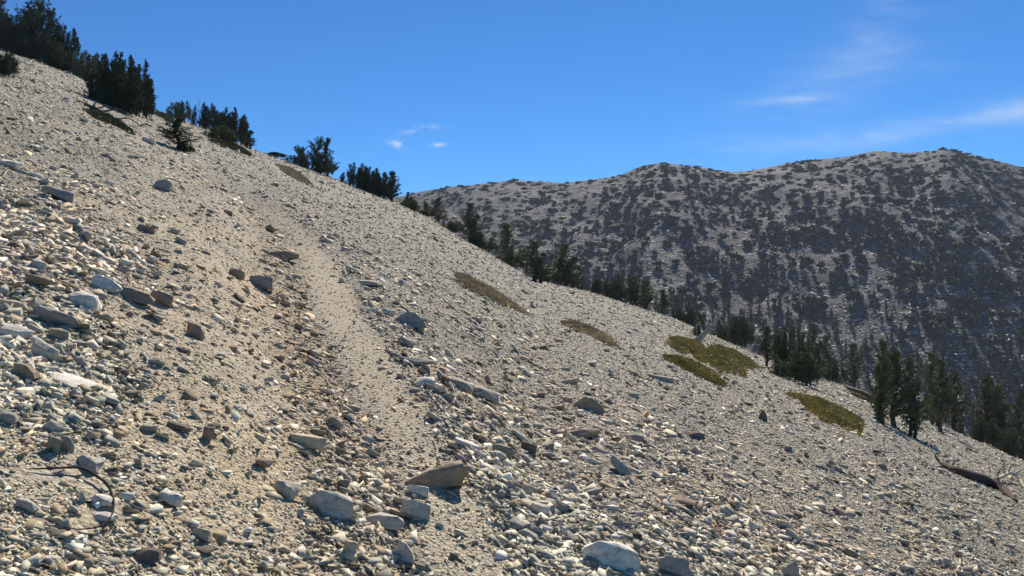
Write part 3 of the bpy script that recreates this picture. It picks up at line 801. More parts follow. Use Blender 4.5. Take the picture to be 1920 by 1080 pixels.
CL, BU, SP, SL, WI, CR = 'clump', 'bush', 'spire', 'slim', 'wind', 'crown'
LO = M_NEEDLE_L
TREES = [
 (CR, 70, 6, 92, 'tallest pine, broad and gappy, on the crest at the upper left corner', None, 74),
 (BU, 8, 30, 70, 'dark pine cut by the left edge of the photo on the crest', None, 74),
 (CL, 45, 24, 60, 'dark pine with stubby tips left of the tallest pine', None, 72),
 (CL, 117, 50, 44, 'pine leaning out right of the tallest pine', None, 72),
 (BU, 10, 100, 62, 'dark bush below the crest at the left edge', 143, None),
 (BU, 75, 62, 90, 'low dense thicket under the tallest pine', None, 70),
 (BU, 122, 93, 48, 'low bush in the dip between the tallest pine and the dense clump', None, 72),
 (CL, 165, 97, 44, 'leftmost flat-topped pine of the dense dark clump', None, 68, LO),
 (CL, 200, 106, 56, 'pine in the left half of the dense dark clump', 197, None),
 (CL, 222, 101, 50, 'highest pine of the dense dark clump', 204, None),
 (CL, 252, 113, 52, 'pine at the right end of the dense dark clump', 213, None),
 (SP, 268, 155, 40, 'spiky low pine closing the dense dark clump on the right', 216, None),
 (CL, 230, 140, 60, 'low pine at the foot of the dense dark clump', 211, None),
 (BU, 340, 190, 40, 'feathery pale-green pine behind the lone small pine', None, 72, LO),
 (SP, 332, 222, 54, 'lone small pine standing on the open slope with its shadow beside it', 278, None),
 (BU, 349, 266, 26, 'tiny bush at the foot of the lone small pine', 285, None, None, 'shrub'),
 (BU, 384, 194, 42, 'rounded dark pine right of the feathery one', None, 70),
 (CL, 420, 203, 38, 'pair of pointed pines left of the tallest spiky one', None, 68),
 (CL, 437, 212, 44, 'spiky pine in the second clump along the crest', None, 66),
 (SL, 460, 232, 24, 'slim pine at the right end of the second clump', None, 68),
 (BU, 405, 238, 70, 'olive thicket at the foot of the second clump', 262, None, LO),
 (BU, 508, 286, 44, 'ragged low bush alone on the crest', None, 76, None, 'shrub'),
 (BU, 566, 290, 50, 'low dark bush left of the wind-bent pine', None, 74, None, 'shrub'),
 (WI, 582, 264, 50, 'wind-bent pine with sky through its crown', None, 72),
 (SP, 612, 262, 30, 'upright narrow pine beside the wind-bent one', None, 70),
 (BU, 598, 298, 54, 'bush at the feet of the wind-bent pine and its neighbour', None, 72, None, 'shrub'),
 (BU, 664, 306, 44, 'rounded pine at the left of the third clump', None, 70),
 (CL, 690, 314, 36, 'pointed pine in the middle of the third clump', None, 70),
 (CL, 716, 326, 40, 'spread pine right of the middle of the third clump', None, 70),
 (SP, 736, 324, 26, 'thin pine with outstretched right branches at the end of the third clump', None, 72),
 (SL, 765, 361, 13, 'tiny pine tip where the slope meets the far ridge', None, 78),
 (BU, 775, 374, 44, 'brown-green low bush right after the tiny pine tip', None, 74, LO, 'shrub'),
 (SP, 820, 368, 40, 'hazy pine just below the far ridge line', None, 92),
 (BU, 800, 392, 60, 'dark low bush beneath the hazy pine', None, 76, None, 'shrub'),
 (BU, 845, 412, 46, 'dim bush between the hazy pine and the black upright pine', None, 78, None, 'shrub'),
 (SL, 880, 376, 46, 'black upright pine, first tall one below the ridge', None, 82),
 (BU, 905, 440, 60, 'low bush right under the black upright pine', None, 82, LO, 'shrub'),
 (SP, 950, 416, 44, 'dim pine between the black upright pine and the next pair', None, 100),
 (BU, 960, 462, 56, 'olive-dark bush on the crest left of the pair of columns', None, 80, LO, 'shrub'),
 (SL, 1000, 448, 60, 'left of the pair of dark column pines', 528, None),
 (SL, 1058, 452, 56, 'right of the pair of dark column pines', None, 78),
 (BU, 1030, 498, 60, 'undergrowth between the pair of dark column pines', None, 80, None, 'shrub'),
 (SP, 1085, 494, 34, 'short pine right of the pair of dark column pines', None, 80),
 (BU, 1120, 520, 60, 'low dark bush on the crest, two bushes left of the leaning dead trunk', None, 82, None, 'shrub'),
 (BU, 1180, 510, 70, 'round olive-dark pine left of the leaning dead trunk', None, 82, LO),
 (SP, 1210, 524, 46, 'pine leaning on the round olive-dark one', None, 84),
 (SP, 1243, 540, 36, 'short dark pine on the crest between round pine and leaning dead trunk', None, 82),
 (BU, 1290, 570, 60, 'thicket behind the leaning dead trunk', None, 88),
 (BU, 1375, 588, 70, 'thicket right of the leaning dead trunk', None, 90),
 (BU, 1310, 606, 22, 'small black bush at the foot of the leaning dead trunk', 632, None, None, 'shrub'),
 (SP, 1437, 608, 38, 'leftmost spire of the bright-edged clump behind the olive mats', 686, None),
 (CL, 1472, 606, 50, 'second spire of the clump behind the olive mats', 700, None, LO),
 (CL, 1500, 616, 48, 'tallest middle spire of the clump behind the olive mats', 712, None),
 (SL, 1525, 610, 40, 'rightmost spire of the clump behind the olive mats', 705, None),
 (BU, 1490, 655, 90, 'thick skirt of branches at the foot of the clump behind the olive mats', 716, None),
 (SP, 1548, 625, 36, 'faint pine right of the clump behind the olive mats', None, 90),
 (BU, 1560, 668, 50, 'olive bush right of the clump behind the olive mats', None, 78, LO, 'shrub'),
 (SP, 1600, 640, 40, 'faint pine in the gap left of the tall pine group', None, 100),
 (SL, 1655, 628, 46, 'left tall pine of the group over the bluish shadow', 795, None, LO),
 (SP, 1678, 650, 66, 'broad front pine of the group over the bluish shadow', 800, None),
 (SL, 1706, 660, 50, 'right pine of the group over the bluish shadow', 818, None),
 (SL, 1747, 655, 44, 'pine on a bare leg left of the forked pine', 796, None, LO),
 (SP, 1765, 665, 62, 'forked pine with bare trunk foot left of the dead log', 812, None),
 (SP, 1790, 690, 50, 'pine just right of the forked pine', None, 80),
 (BU, 1735, 742, 70, 'low thicket between the two tall pine groups', None, 70, LO, 'shrub'),
 (SP, 1850, 700, 56, 'dim olive pine above the dead log', None, 78, LO),
 (SL, 1872, 715, 50, 'dark pine above the right end of the dead log', 842, None),
 (BU, 1840, 778, 70, 'low bush left of the dark pine above the dead log', None, 68, None, 'shrub'),
 (SP, 1912, 722, 54, 'pine cut by the right edge of the photo', None, 72),
 (BU, 1900, 800, 60, 'low thicket at the right edge behind the dead log', None, 66, None, 'shrub'),
 (BU, 1960, 760, 90, 'pine just outside the right edge', None, 72),
 (CL, -50, -10, 90, 'pine just outside the left edge', None, 76),
]
for k in TREES:
    kind, px, top, w, label, base, dist = k[:7]
    leaf = k[7] if len(k) > 7 else None; nm = k[8] if len(k) > 8 else 'pine_tree'
    tree(kind, px, top, w, label, base, dist, leaf, name=nm, group='shrubs along the crest' if nm == 'shrub' else 'pines along the crest of the slope')

# ------------------------------------------------------------------ low mats of ground-hugging shrub
def mat_plant(A, B, th, label, m, hgt=.10, seed=0, group='low mats on the slope'):
    rg = np.random.default_rng(seed)
    a = hit(*A); b = hit(*B)
    mid = ((A[0] + B[0]) / 2, (A[1] + B[1]) / 2)
    c = hit(mid[0] - th * .25, mid[1] + th / 2); d = hit(mid[0] + th * .25, mid[1] - th / 2)
    cen = (a + b) / 2; ax = (b - a)[:2] / 2; bx = (d - c)[:2] / 2
    area = abs(ax[0] * bx[1] - ax[1] * bx[0]) * math.pi
    def surf(r_, th_):
        k = r_ * (1 + .13 * np.sin(3 * th_ + seed) + .09 * np.sin(5 * th_ + 2 * seed) + .05 * np.sin(11 * th_ + seed) + .16 * (vnoise(np.cos(th_) * 9 + seed, np.sin(th_) * 9, 5) - .5))
        x = cen[0] + k * (ax[0] * np.cos(th_) + bx[0] * np.sin(th_)); y = cen[1] + k * (ax[1] * np.cos(th_) + bx[1] * np.sin(th_))
        z = terrain(x, y) + hgt * (1 - r_ ** 3) * (.6 + .8 * fbm(x * 5, y * 5, 8, 2)) - .03 * r_ ** 4
        return np.stack([x, y, z], -1)
    nr, na = 12, 48
    rr, tt = np.meshgrid(np.linspace(0, 1, nr), np.linspace(0, 2 * math.pi, na, endpoint=False), indexing='ij')
    G = surf(rr, tt).reshape(-1, 3) - np.array([0, 0, .02])
    i = np.arange(nr * na).reshape(nr, na)
    Q = np.stack([i[:-1], i[1:], np.roll(i[1:], -1, 1), np.roll(i[:-1], -1, 1)], -1).reshape(-1, 4)
    Tm = np.vstack([Q[:, [0, 1, 2]], Q[:, [0, 2, 3]]])
    n = int(min(16000, area * 5200 + 1500))
    r_ = np.sqrt(rg.random(n)) * (1.0 + np.abs(rg.normal(0, .06, n))); t_ = rg.uniform(0, 6.283, n)
    keep = (fbm(r_ * 4 * np.cos(t_) + 3, r_ * 2 * np.sin(t_) + seed, 4, 3) > .34) | (r_ < .82)
    r_, t_ = r_[keep], t_[keep]
    C = surf(r_, t_)
    V, T, S = needles(C, np.tile([0, 0, 1.0], (len(C), 1)), rg.uniform(.022, .05, len(C)) * (1 + cen[1] / 60), 2, rg, 1.1, .32)
    S = S * np.repeat(np.repeat(.55 + .9 * fbm(C[:, 0] * 2.2, C[:, 1] * 2.2, 66, 3), 2), 3)[:, None]
    Vt = np.vstack([G, V]); Tt = np.vstack([Tm, T + len(G)])
    St = np.vstack([np.full((len(G), 3), .45), S])
    tag(link('mat_shrub', mesh_from('mat_shrub', Vt, Tt, m, St)), label, 'shrub', group)

for m_ in MATS: mat_plant(*m_)

# ------------------------------------------------------------------ dead wood
def dead_thing(name, label, cat, pts_px, rad, mat, lift=None, sides=8, branches=(), group=None, sub='branch'):
    P = [hit(a, b) for a, b in pts_px]
    lift = lift or [0] * len(P)
    P = np.array([p + np.array([0, 0, l]) for p, l in zip(P, lift)])
    s = np.linspace(0, 1, len(P)); q = np.linspace(0, 1, max(10, 4 * len(P)))
    pts = np.c_[[np.interp(q, s, P[:, k]) for k in range(3)]].T
    for _ in range(2): pts[1:-1] = (pts[:-2] + 2 * pts[1:-1] + pts[2:]) / 4
    rd = np.interp(q, np.linspace(0, 1, len(rad)), rad)
    V, T = tube(pts, rd, sides, .14, 3)
    root = link(name, mesh_from(name, V, T, mat, None, True))
    for bp, br in branches:
        P0 = pts[int(bp[0] * (len(pts) - 1))]
        q2 = np.array([P0 + np.array(o) for o in bp[1:]])
        q2 = np.vstack([P0[None], q2])
        s2 = np.linspace(0, 1, len(q2)); qq = np.linspace(0, 1, 12)
        bpts = np.c_[[np.interp(qq, s2, q2[:, k]) for k in range(3)]].T
        bpts[1:-1] = (bpts[:-2] + 2 * bpts[1:-1] + bpts[2:]) / 4
        V, T = tube(bpts, br * (1 - .75 * qq), 6, .15, 5)
        link(sub, mesh_from(sub, V, T, mat, None, True), root)
    return tag(root, label, cat, group)

dead_thing('fallen_log', 'long dark brown dead log lying on the scree at the lower right', 'log',
           [(1762, 872), (1800, 893), (1850, 908), (1885, 925), (1906, 942)], [.04, .11, .14, .11, .03], M_DEADB, [.08, .10, .09, .06, .03],
           branches=[((.05, (-.08, .1, .15), (.0, .1, .24)), .035), ((.2, (.1, .1, .16), (.25, .1, .2)), .03), ((.15, (-.25, 0, -.02), (-.4, .1, .06)), .04), ((.1, (.1, -.1, .12), (.3, -.1, .1)), .02),
                     ((.7, (.05, .2, .3), (.15, .2, .5), (.4, .2, .6)), .018), ((.75, (.3, .3, .12), (.6, .4, .02)), .02), ((.5, (.1, -.2, .02), (.35, -.3, -.1)), .02)])
dead_thing('fallen_branch', 'twiggy grey dead branches heaped right of the dark log', 'branch',
           [(1868, 905), (1895, 902), (1912, 908), (1925, 925)], [.05, .05, .04, .02], M_DEAD, [.1, .3, .2, .05],
           branches=[((.3, (.1, 0, .3), (.4, 0, .2)), .03), ((.5, (.3, 0, .2), (.7, 0, -.2)), .03), ((.2, (-.1, 0, .25), (.1, 0, .5)), .03), ((.7, (-.2, -.2, .1), (-.5, -.3, -.05)), .03)])
def standing(name, label, cat, x0, y0, x1, y1, r0, mat, dist=None, brs=(), base=None):
    p = hit(x0, y0) if dist is None else np.array([(x0 - 960) / F * dist, dist, float(terrain(np.array([(x0 - 960) / F * dist]), np.array([dist]))[0])])
    t = p[1]
    q = np.array([(x1 - 960) / F * t, t, CAMH + (540 - y1) / F * t])
    k = np.linspace(0, 1, 10)
    pts = p + (q - p) * k[:, None]; pts[:, 0] += .06 * np.sin(k * 5) * np.linalg.norm(q - p) * .3
    pts[0] -= (q - p) * .04
    V, T = tube(pts, r0 * (1 - .8 * k), 7, .12, 2)
    root = link(name, mesh_from(name, V, T, mat, None, True))
    for f, dx, dy, dz, br in brs:
        a = pts[int(f * 9)]; kk = np.linspace(0, 1, 6)[:, None]
        bp = a + np.array([dx, dy, dz]) * kk + np.array([0, 0, .15]) * kk ** 2
        V, T = tube(bp, br * (1 - .8 * kk[:, 0]), 5, .1, 4)
        link('branch', mesh_from('branch', V, T, mat, None, True), root)
    return tag(root, label, cat)
standing('dead_tree', 'pale dead trunk leaning right above the large olive mat', 'dead tree', 1303, 642, 1357, 588, .14, M_DEAD,
         brs=[(.55, -.2, 0, .3, .03), (.7, .3, 0, .15, .03), (.85, .1, 0, .35, .02), (.1, .45, .2, .0, .06)])
standing('dead_tree', 'thin bare snag sticking up left of the feathery pine', 'dead tree', 321, 214, 320, 184, .05, M_DEAD, 72, [(.5, .25, 0, .1, .02), (.8, -.15, 0, .2, .015)])
standing('dead_tree', 'thin bare snag above the rounded dark pine', 'dead tree', 374, 232, 373, 184, .06, M_DEAD, 72, [(.8, .15, 0, .2, .02)])
standing('dead_tree', 'bare snag with short twigs right of the second clump', 'dead tree', 464, 270, 465, 230, .05, M_DEAD, 72, [(.6, .25, 0, .1, .02), (.5, -.3, 0, .1, .02)])
standing('dead_tree', 'bare leg of a dead tree between the two tall pine groups', 'dead tree', 1625, 712, 1604, 680, .06, M_DEAD, 84, [(.5, -.4, 0, .4, .04), (.7, .4, 0, .4, .03)])
dead_thing('fallen_tree', 'dark twisted fallen tree lying below the dense dark pine clump', 'dead tree',
           [(158, 202), (185, 212), (215, 232), (255, 248)], [.04, .075, .06, .02], M_DEADB, [.12, .10, .06, .03],
           branches=[((.1, (-.2, 0, .12), (-.4, 0, .10)), .03), ((.2, (.1, 0, .22), (.3, 0, .25)), .03), ((.45, (.4, .2, .16), (.9, .3, -.1)), .035), ((.6, (.4, .3, .10), (.7, .4, -.15)), .03), ((.15, (-.2, 0, .2), (-.2, 0, .35)), .025), ((.3, (.3, .1, .12), (.6, .2, .05)), .03)])
dead_thing('fallen_log', 'bleached log on the crest left of the tall pine groups', 'log', [(1592, 712), (1620, 722), (1652, 742)], [.09, .11, .06], M_DEAD, [.12, .12, .1])
dead_thing('fallen_log', 'short dark log on the right slope below the pine clump', 'log', [(1586, 733), (1612, 745), (1640, 757)], [.06, .09, .05], M_DEADB, [.08, .08, .06])
dead_thing('root', 'thin black root looping round white stones at the lower left', 'root',
           [(55, 884), (100, 890), (150, 888), (180, 903), (205, 925), (214, 955), (210, 985), (190, 1000), (150, 1004), (118, 994)],
           [.002, .004, .0048, .005, .005, .0048, .004, .003, .002, .001], M_ROOT, [.01, .022, .026, .024, .028, .026, .028, .022, .018, .01], 7,
           branches=[((.55, (-.08, -.05, .0), (-.20, .02, .02), (-.33, .10, .05)), .005)], sub='rootlet')

# ------------------------------------------------------------------ mountain
RID = np.array([(-1500, 470), (-700, 420), (0, 400), (500, 385), (740, 371), (770, 364), (800, 357), (850, 350), (900, 345), (960, 338), (1010, 340), (1060, 343), (1120, 335), (1160, 330), (1200, 312), (1240, 305),
                (1290, 311), (1340, 318), (1375, 323), (1420, 318), (1480, 305), (1540, 298), (1580, 295), (1640, 283), (1700, 287), (1740, 284),
                (1770, 280), (1810, 287), (1860, 299), (1920, 314), (2050, 345), (2400, 420), (3000, 470)], float)
ru = (RID[:, 0] - 960) / F; rv = (540 - RID[:, 1]) / F
RD = np.interp(np.linspace(-1.4, 1.4, 60), [(a - 960) / F for a in (-1500, 760, 1000, 1160, 1250, 1375, 1500, 1640, 1780, 2000, 3000)],
               [900, 900, 860, 800, 740, 830, 800, 790, 740, 780, 900])
MY0, MZ0 = 235.0, -112.0
nu, nv_ = 520, 300
U = np.linspace(-1.35, 1.35, nu)
def rdist(u): return np.interp(u, np.linspace(-1.4, 1.4, 60), RD)
def mtn_grid():
    tau = np.linspace(0, 1.35, nv_)
    uu, tt = np.meshgrid(U, tau, indexing='ij')
    Rr = rdist(uu); Y = MY0 + (Rr - MY0) * tt
    zr = np.interp(uu, ru, rv) * Rr
    g = 1 - np.abs(1 - np.minimum(tt, 1)) ** 1.13
    z = MZ0 + (zr - MZ0) * g
    z = np.where(tt > 1, zr - (tt - 1) ** 1.3 * 260, z)
    X = uu * Y
    nz = (fbm(X * .010, Y * .004, 51, 4) - .5) * 46 + (fbm(X * .035, Y * .02, 61, 4) - .5) * 12
    z = z + nz * np.sin(np.pi * np.clip(tt, 0, 1)) ** .8 + (fbm(X * .05, Y * .05, 71, 3) - .5) * 3
    # bring each column's skyline to the ridge
    vis = z / Y; vm = vis.max(1, keepdims=True)
    vt = np.interp(U, ru, rv)[:, None]
    z = z + (vt - vm) * Y * sstep(.15, .9, tt)
    return X, Y, z + CAMH, tt
MX, MY, MZ, MT = mtn_grid()
i = np.arange(nu * nv_).reshape(nu, nv_)
T = np.stack([i[:-1, :-1], i[1:, :-1], i[1:, 1:], i[:-1, 1:]], -1).reshape(-1, 4)
tag(link('mountain', mesh_from('mountain', np.stack([MX, MY, MZ], -1).reshape(-1, 3), T, M_MTN, None, True)), kind='structure')

def mtn_at(u, y):
    """height of the mountain at column u, distance y"""
    fu = np.clip((u - U[0]) / (U[1] - U[0]), 0, nu - 1.001); iu = fu.astype(int)
    t = (y - MY0) / (rdist(u) - MY0) / 1.35 * (nv_ - 1)
    t = np.clip(t, 0, nv_ - 1.001); it = t.astype(int)
    a = fu - iu; b = t - it
    return (MZ[iu, it] * (1 - a) + MZ[iu + 1, it] * a) * (1 - b) + (MZ[iu, it + 1] * (1 - a) + MZ[iu + 1, it + 1] * a) * b

def far_tree_variant(seed, kind):
    rg = np.random.default_rng(seed)
    n = {'mat': 70, 'round': 110, 'spire': 130}[kind]
    if kind == 'mat':
        c = rg.normal(0, 1, (n, 3)); c /= np.linalg.norm(c, axis=1)[:, None]; c *= rg.uniform(.5, 1, (n, 1)) ** .5
        c = c * [.5, .42, .5] * (1 + .3 * np.sin(c[:, :1] * 7 + seed)); c[:, 2] = np.abs(c[:, 2])
        L = .2
    elif kind == 'round':
        k = rg.integers(0, 5, n); cc = rg.uniform(-.25, .25, (5, 3)); cc[:, 2] = rg.uniform(.35, .75, 5)
        c = cc[k] + rg.normal(0, .13, (n, 3)) * [1, 1, .9]; L = .17
    else:
        f = rg.random(n) ** 1.1; az = rg.uniform(0, 6.283, n); rr = .5 * (1 - f) ** .75 * rg.uniform(.5, 1.1, n) * np.minimum(1, f * 5 + .3)
        c = np.c_[rr * np.cos(az), rr * np.sin(az), .1 + .88 * f]; L = .14
    t = rg.normal(0, 1, (n, 3)); t /= np.linalg.norm(t, axis=1)[:, None]; s = np.cross(t, rg.normal(0, 1, (n, 3))); s /= np.linalg.norm(s, axis=1)[:, None]
    if kind == 'spire': t[:, 2] *= .5; 
    V = np.stack([c + t * L, c - t * L * .6 + s * L * .6, c - t * L * .6 - s * L * .6], 1)
    if kind == 'spire': V[..., 2] = c[:, None, 2] + (V[..., 2] - c[:, None, 2]) * .45
    V = V.reshape(-1, 3); V[:, 2] = np.maximum(V[:, 2], -.05)
    T = np.arange(len(V)).reshape(-1, 3)
    # body that keeps the inside dark
    b = {'mat': (.40, .34, .34, .05), 'round': (.26, .26, .30, .5), 'spire': (.20, .20, .42, .48)}[kind]
    th = np.linspace(0, 6.283, 7)[:-1]
    ring = lambda z, r: np.c_[np.cos(th) * r, np.sin(th) * r, np.full(6, z)]
    B = np.vstack([ring(max(0, b[3] - b[2]), b[0] * .8), ring(b[3], b[0] * (1 if kind != 'spire' else .7)), [[0, 0, b[3] + b[2]]]])
    B[:12, :2] *= rg.uniform(.8, 1.2, (12, 1))
    bt = [[k, (k + 1) % 6, 6 + (k + 1) % 6] for k in range(6)] + [[k, 6 + (k + 1) % 6, 6 + k] for k in range(6)] + [[6 + k, 6 + (k + 1) % 6, 12] for k in range(6)]
    if kind != 'mat':
        tr, tt_ = tube([[0, 0, -.15], [0, 0, .5]], [.025, .018], 4)
    V = np.vstack([V, B]); T = np.vstack([T, np.array(bt) + len(V) - 13])
    S = np.repeat(rg.uniform(.7, 1.35, len(V))[:, None], 3, 1)
    if kind != 'mat':
        T = np.vstack([T, tt_ + len(V)]); V = np.vstack([V, tr]); S = np.vstack([S, np.full((len(tr), 3), 1.2)])
    return V, T, S
FV = {k: [far_tree_variant(900 + j + 50 * q, k) for j in range(5)] for q, k in enumerate(('mat', 'round', 'spire'))}

def far_trees():
    rg = np.random.default_rng(42)
    n = 28000
    px = rg.uniform(500, 2500, n)
    top = np.interp(px, RID[:, 0], RID[:, 1]); bot = np.interp(px, SIL[:, 0], SIL[:, 1]) + 40
    py = top + (np.maximum(bot, top + 5) - top) * rg.random(n)
    wgt = (bot - top) / 600
    keep = (rg.random(n) < np.clip(wgt, 0, 1)) & (bot > top + 8)
    px, py = px[keep], py[keep]
    u = (px - 960) / F; v = (540 - py) / F
    # first surface point along each line of sight
    ys = np.linspace(MY0 + 20, 900, 260)
    hitY = np.zeros(len(u))
    for k in range(len(u)):
        yy = ys[ys < rdist(u[k:k + 1])[0] * 1.02]
        zz = mtn_at(np.full(len(yy), u[k]), yy) - CAMH
        j = np.argmax(zz / yy >= v[k])
        hitY[k] = yy[j] if zz[j] / yy[j] >= v[k] else 0
    ok = hitY > 0
    px, py, u, Y = px[ok], py[ok], u[ok], hitY[ok]
    X = u * Y; Z = mtn_at(u, Y)
    # clearings and thickets
    cY, cu_ = Y.copy(), u.copy()
    dens = fbm(X * .02 + 9, Y * .012, 14, 4)
    hb = np.interp(px, RID[:, 0], RID[:, 1])
    frac = (py - hb) / 300
    bald = (np.abs(px - 1690) < 70) & (py < hb + 34) & (px > 1590)
    p_keep = np.where(dens > .54, 1.0, np.where(dens > .44, .85, .62)) * np.interp(frac, [0, .1, .3, .6, 1.0, 1.6], [1.0, .80, .42, .20, .145, .12])
    p_keep = np.where(bald, .3, p_keep)
    p_keep = np.where((px < 1160) & (frac < .5), p_keep * .8, p_keep)
    ok = rg.random(len(u)) < p_keep
    px, py, u, Y, X, Z, frac = (a[ok] for a in (px, py, u, Y, X, Z, frac))
    n = len(u)
    kind = np.where(frac < .10 + .5 * rg.random(n), 0, np.where(frac < .75 + .6 * rg.random(n), 1, 2))
    W = np.where(kind == 0, rg.uniform(3.2, 8.5, n), np.where(kind == 1, rg.uniform(3.8, 8.4, n), rg.uniform(2.8, 5.4, n)))
    W = W * np.where(rg.random(n) < .3, .6, 1)
    Hh = np.where(kind == 0, W * rg.uniform(.28, .5, n), np.where(kind == 1, W * rg.uniform(.65, 1.05, n), W * rg.uniform(1.5, 2.6, n)))
    seen = Hh * W / Y ** 2 * np.where((px > 780) & (px < 1900), 1, .0)
    order = np.argsort(-seen)
    ind = order[:230]; rest = order[230:]
    names = ('mat', 'round', 'spire')
    lab = {0: ('low dark shrub patch high on the far mountain face', 'shrub', 'shrub', 'shrub patches on the far mountain'),
           1: ('rounded dark pine in the middle of the far mountain face', 'pine_tree', 'tree', 'rounded pines on the far mountain'),
           2: ('narrow tall dark pine low on the far mountain face', 'pine_tree', 'tree', 'tall pines low on the far mountain')}
    fm = {}
    for j in ind:
        kd = int(kind[j]); vi = int(rg.integers(0, 5))
        if (kd, vi) not in fm:
            V, T, S = FV[names[kd]][vi]; fm[(kd, vi)] = mesh_from('far_' + lab[kd][1], V, T, M_FAR, S)
        o = link(lab[kd][1], fm[(kd, vi)])
        o.location = (X[j], Y[j], Z[j] - .02 * Hh[j]); o.rotation_euler = (0, 0, rg.uniform(-.6, .6)); o.scale = (W[j], W[j], Hh[j])
        tag(o, lab[kd][0], lab[kd][2], lab[kd][3])
    Vs, Ts, Ss = [], [], []; off = 0
    var = rg.integers(0, 5, len(rest))
    yaw = rg.uniform(-.6, .6, len(rest))
    for kd in range(3):
        for vi in range(5):
            m = rest[(kind[rest] == kd) & (var == vi)]; yw = yaw[(kind[rest] == kd) & (var == vi)]
            if not len(m): continue
            V, T, S = FV[names[kd]][vi]
            c, s = np.cos(yw)[:, None], np.sin(yw)[:, None]
            vx = V[None, :, 0] * W[m][:, None]; vy = V[None, :, 1] * W[m][:, None]
            P = np.stack([vx * c - vy * s + X[m][:, None], vx * s + vy * c + Y[m][:, None], V[None, :, 2] * Hh[m][:, None] + Z[m][:, None]], -1)
            Vs.append(P.reshape(-1, 3)); Ts.append((T[None] + (np.arange(len(m)) * len(V))[:, None, None]).reshape(-1, 3) + off)
            Ss.append(np.tile(S, (len(m), 1)) * np.repeat(rg.uniform(.8, 1.25, len(m)), len(V))[:, None]); off += len(m) * len(V)
    o = link('distant_woods', mesh_from('distant_woods', np.vstack(Vs), np.vstack(Ts), M_FAR, np.vstack(Ss)))
    tag(o, 'scattered dark pines and shrubs dotting the far mountain face', None, None, 'stuff')
    print('far trees', n)
    # pale ledges and fallen trunks between the pines
    nb = 17000
    j = rg.integers(0, len(cu_), nb)
    yb = cY[j] + rg.normal(0, 14, nb); ub = cu_[j] + rg.normal(0, .03, nb)
    ok = (yb > MY0 + 5) & (yb < rdist(ub) * .99); yb, ub = yb[ok], ub[ok]; nb = len(yb)
    zb = mtn_at(ub, yb)
    sc = np.stack([rg.uniform(.8, 5.0, nb), rg.uniform(.6, 1.6, nb), rg.uniform(.3, 1.0, nb)], -1) * (yb / 600)[:, None] ** .5
    nn = np.tile([[0, -.45, .89]], (nb, 1))
    M = rot_mats(nn, rg.normal(0, .5, nb), rg.uniform(0, 6.28, nb), np.abs(rg.normal(0, .25, nb)))
    Vs, Ts, Cs = [], [], []; off = 0; var = rg.integers(0, len(LOW), nb)
    cols = np.array([[.40, .385, .365]]) * rg.uniform(.3, 1.5, (nb, 1)) * np.interp(yb, [300, 500, 800], [1.25, 1.0, .55])[:, None]
    for k, (V, T) in enumerate(LOW):
        ix = np.where(var == k)[0]
        Wd = np.einsum('nij,nvj->nvi', M[ix], V[None] * sc[ix][:, None, :]) + np.stack([ub[ix] * yb[ix], yb[ix], zb[ix] + .1], -1)[:, None, :]
        Vs.append(Wd.reshape(-1, 3)); Ts.append((T[None] + (np.arange(len(ix)) * len(V))[:, None, None]).reshape(-1, 3) + off); Cs.append(np.repeat(cols[ix], len(V), 0)); off += len(ix) * len(V)
    tag(link('talus_debris', mesh_from('talus_debris', np.vstack(Vs), np.vstack(Ts), M_SCREE, np.vstack(Cs))), 'pale ledges and talus blocks on the far mountain face', None, None, 'stuff')
far_trees()

# ------------------------------------------------------------------ light, sky, haze
SUN_AZ, SUN_EL = R(12), R(42)
sd = Vector((math.sin(SUN_AZ) * math.cos(SUN_EL), math.cos(SUN_AZ) * math.cos(SUN_EL), math.sin(SUN_EL)))
L = bpy.data.lights.new('sun', 'SUN'); L.energy = 5.0; L.angle = R(.5); L.color = (1, .925, .805)
lo = bpy.data.objects.new('sun', L); COL.objects.link(lo)
lo.rotation_euler = sd.to_track_quat('Z', 'Y').to_euler()

w = bpy.data.worlds.new('World'); SC.world = w; w.use_nodes = True
nt = w.node_tree; nt.nodes.clear()
out = nt.nodes.new('ShaderNodeOutputWorld'); bg = nt.nodes.new('ShaderNodeBackground'); nt.links.new(bg.outputs[0], out.inputs[0])
sky = nt.nodes.new('ShaderNodeTexSky'); sky.sky_type = 'NISHITA'; sky.sun_disc = False
sky.sun_elevation = SUN_EL; sky.sun_rotation = SUN_AZ; sky.altitude = 2800; sky.air_density = 1.0; sky.dust_density = .3; sky.ozone_density = 2.5
bg.inputs[1].default_value = .077
tc = nt.nodes.new('ShaderNodeTexCoord').outputs['Generated']
sep = N(nt, 'ShaderNodeSeparateXYZ'); nt.links.new(tc, sep.inputs[0])
def mth(op, a, b=None, c=None, clamp=False):
    m = N(nt, 'ShaderNodeMath', operation=op, use_clamp=clamp)
    for s, v in zip(m.inputs, (a, b, c)):
        if v is None: continue
        if hasattr(v, 'links'): nt.links.new(v, s)
        else: s.default_value = v
    return m.outputs[0]
yy = mth('MAXIMUM', sep.outputs[1], .05)
cu = mth('DIVIDE', sep.outputs[0], yy); cv = mth('DIVIDE', sep.outputs[2], yy)
cmb = N(nt, 'ShaderNodeCombineXYZ'); nt.links.new(cu, cmb.inputs[0]); nt.links.new(cv, cmb.inputs[1])
def cnoise(rot, sx, sy, scale, detail=6):
    mp = N(nt, 'ShaderNodeMapping'); mp.inputs['Rotation'].default_value = (0, 0, rot); mp.inputs['Scale'].default_value = (sx, sy, 1)
    nt.links.new(cmb.outputs[0], mp.inputs[0])
    return noise(nt, mp.outputs[0], scale, detail, .6).outputs[0]
nA = cnoise(-.2, 1, 4, 9); nB = cnoise(0, 1, 1.6, 60)
tot = None
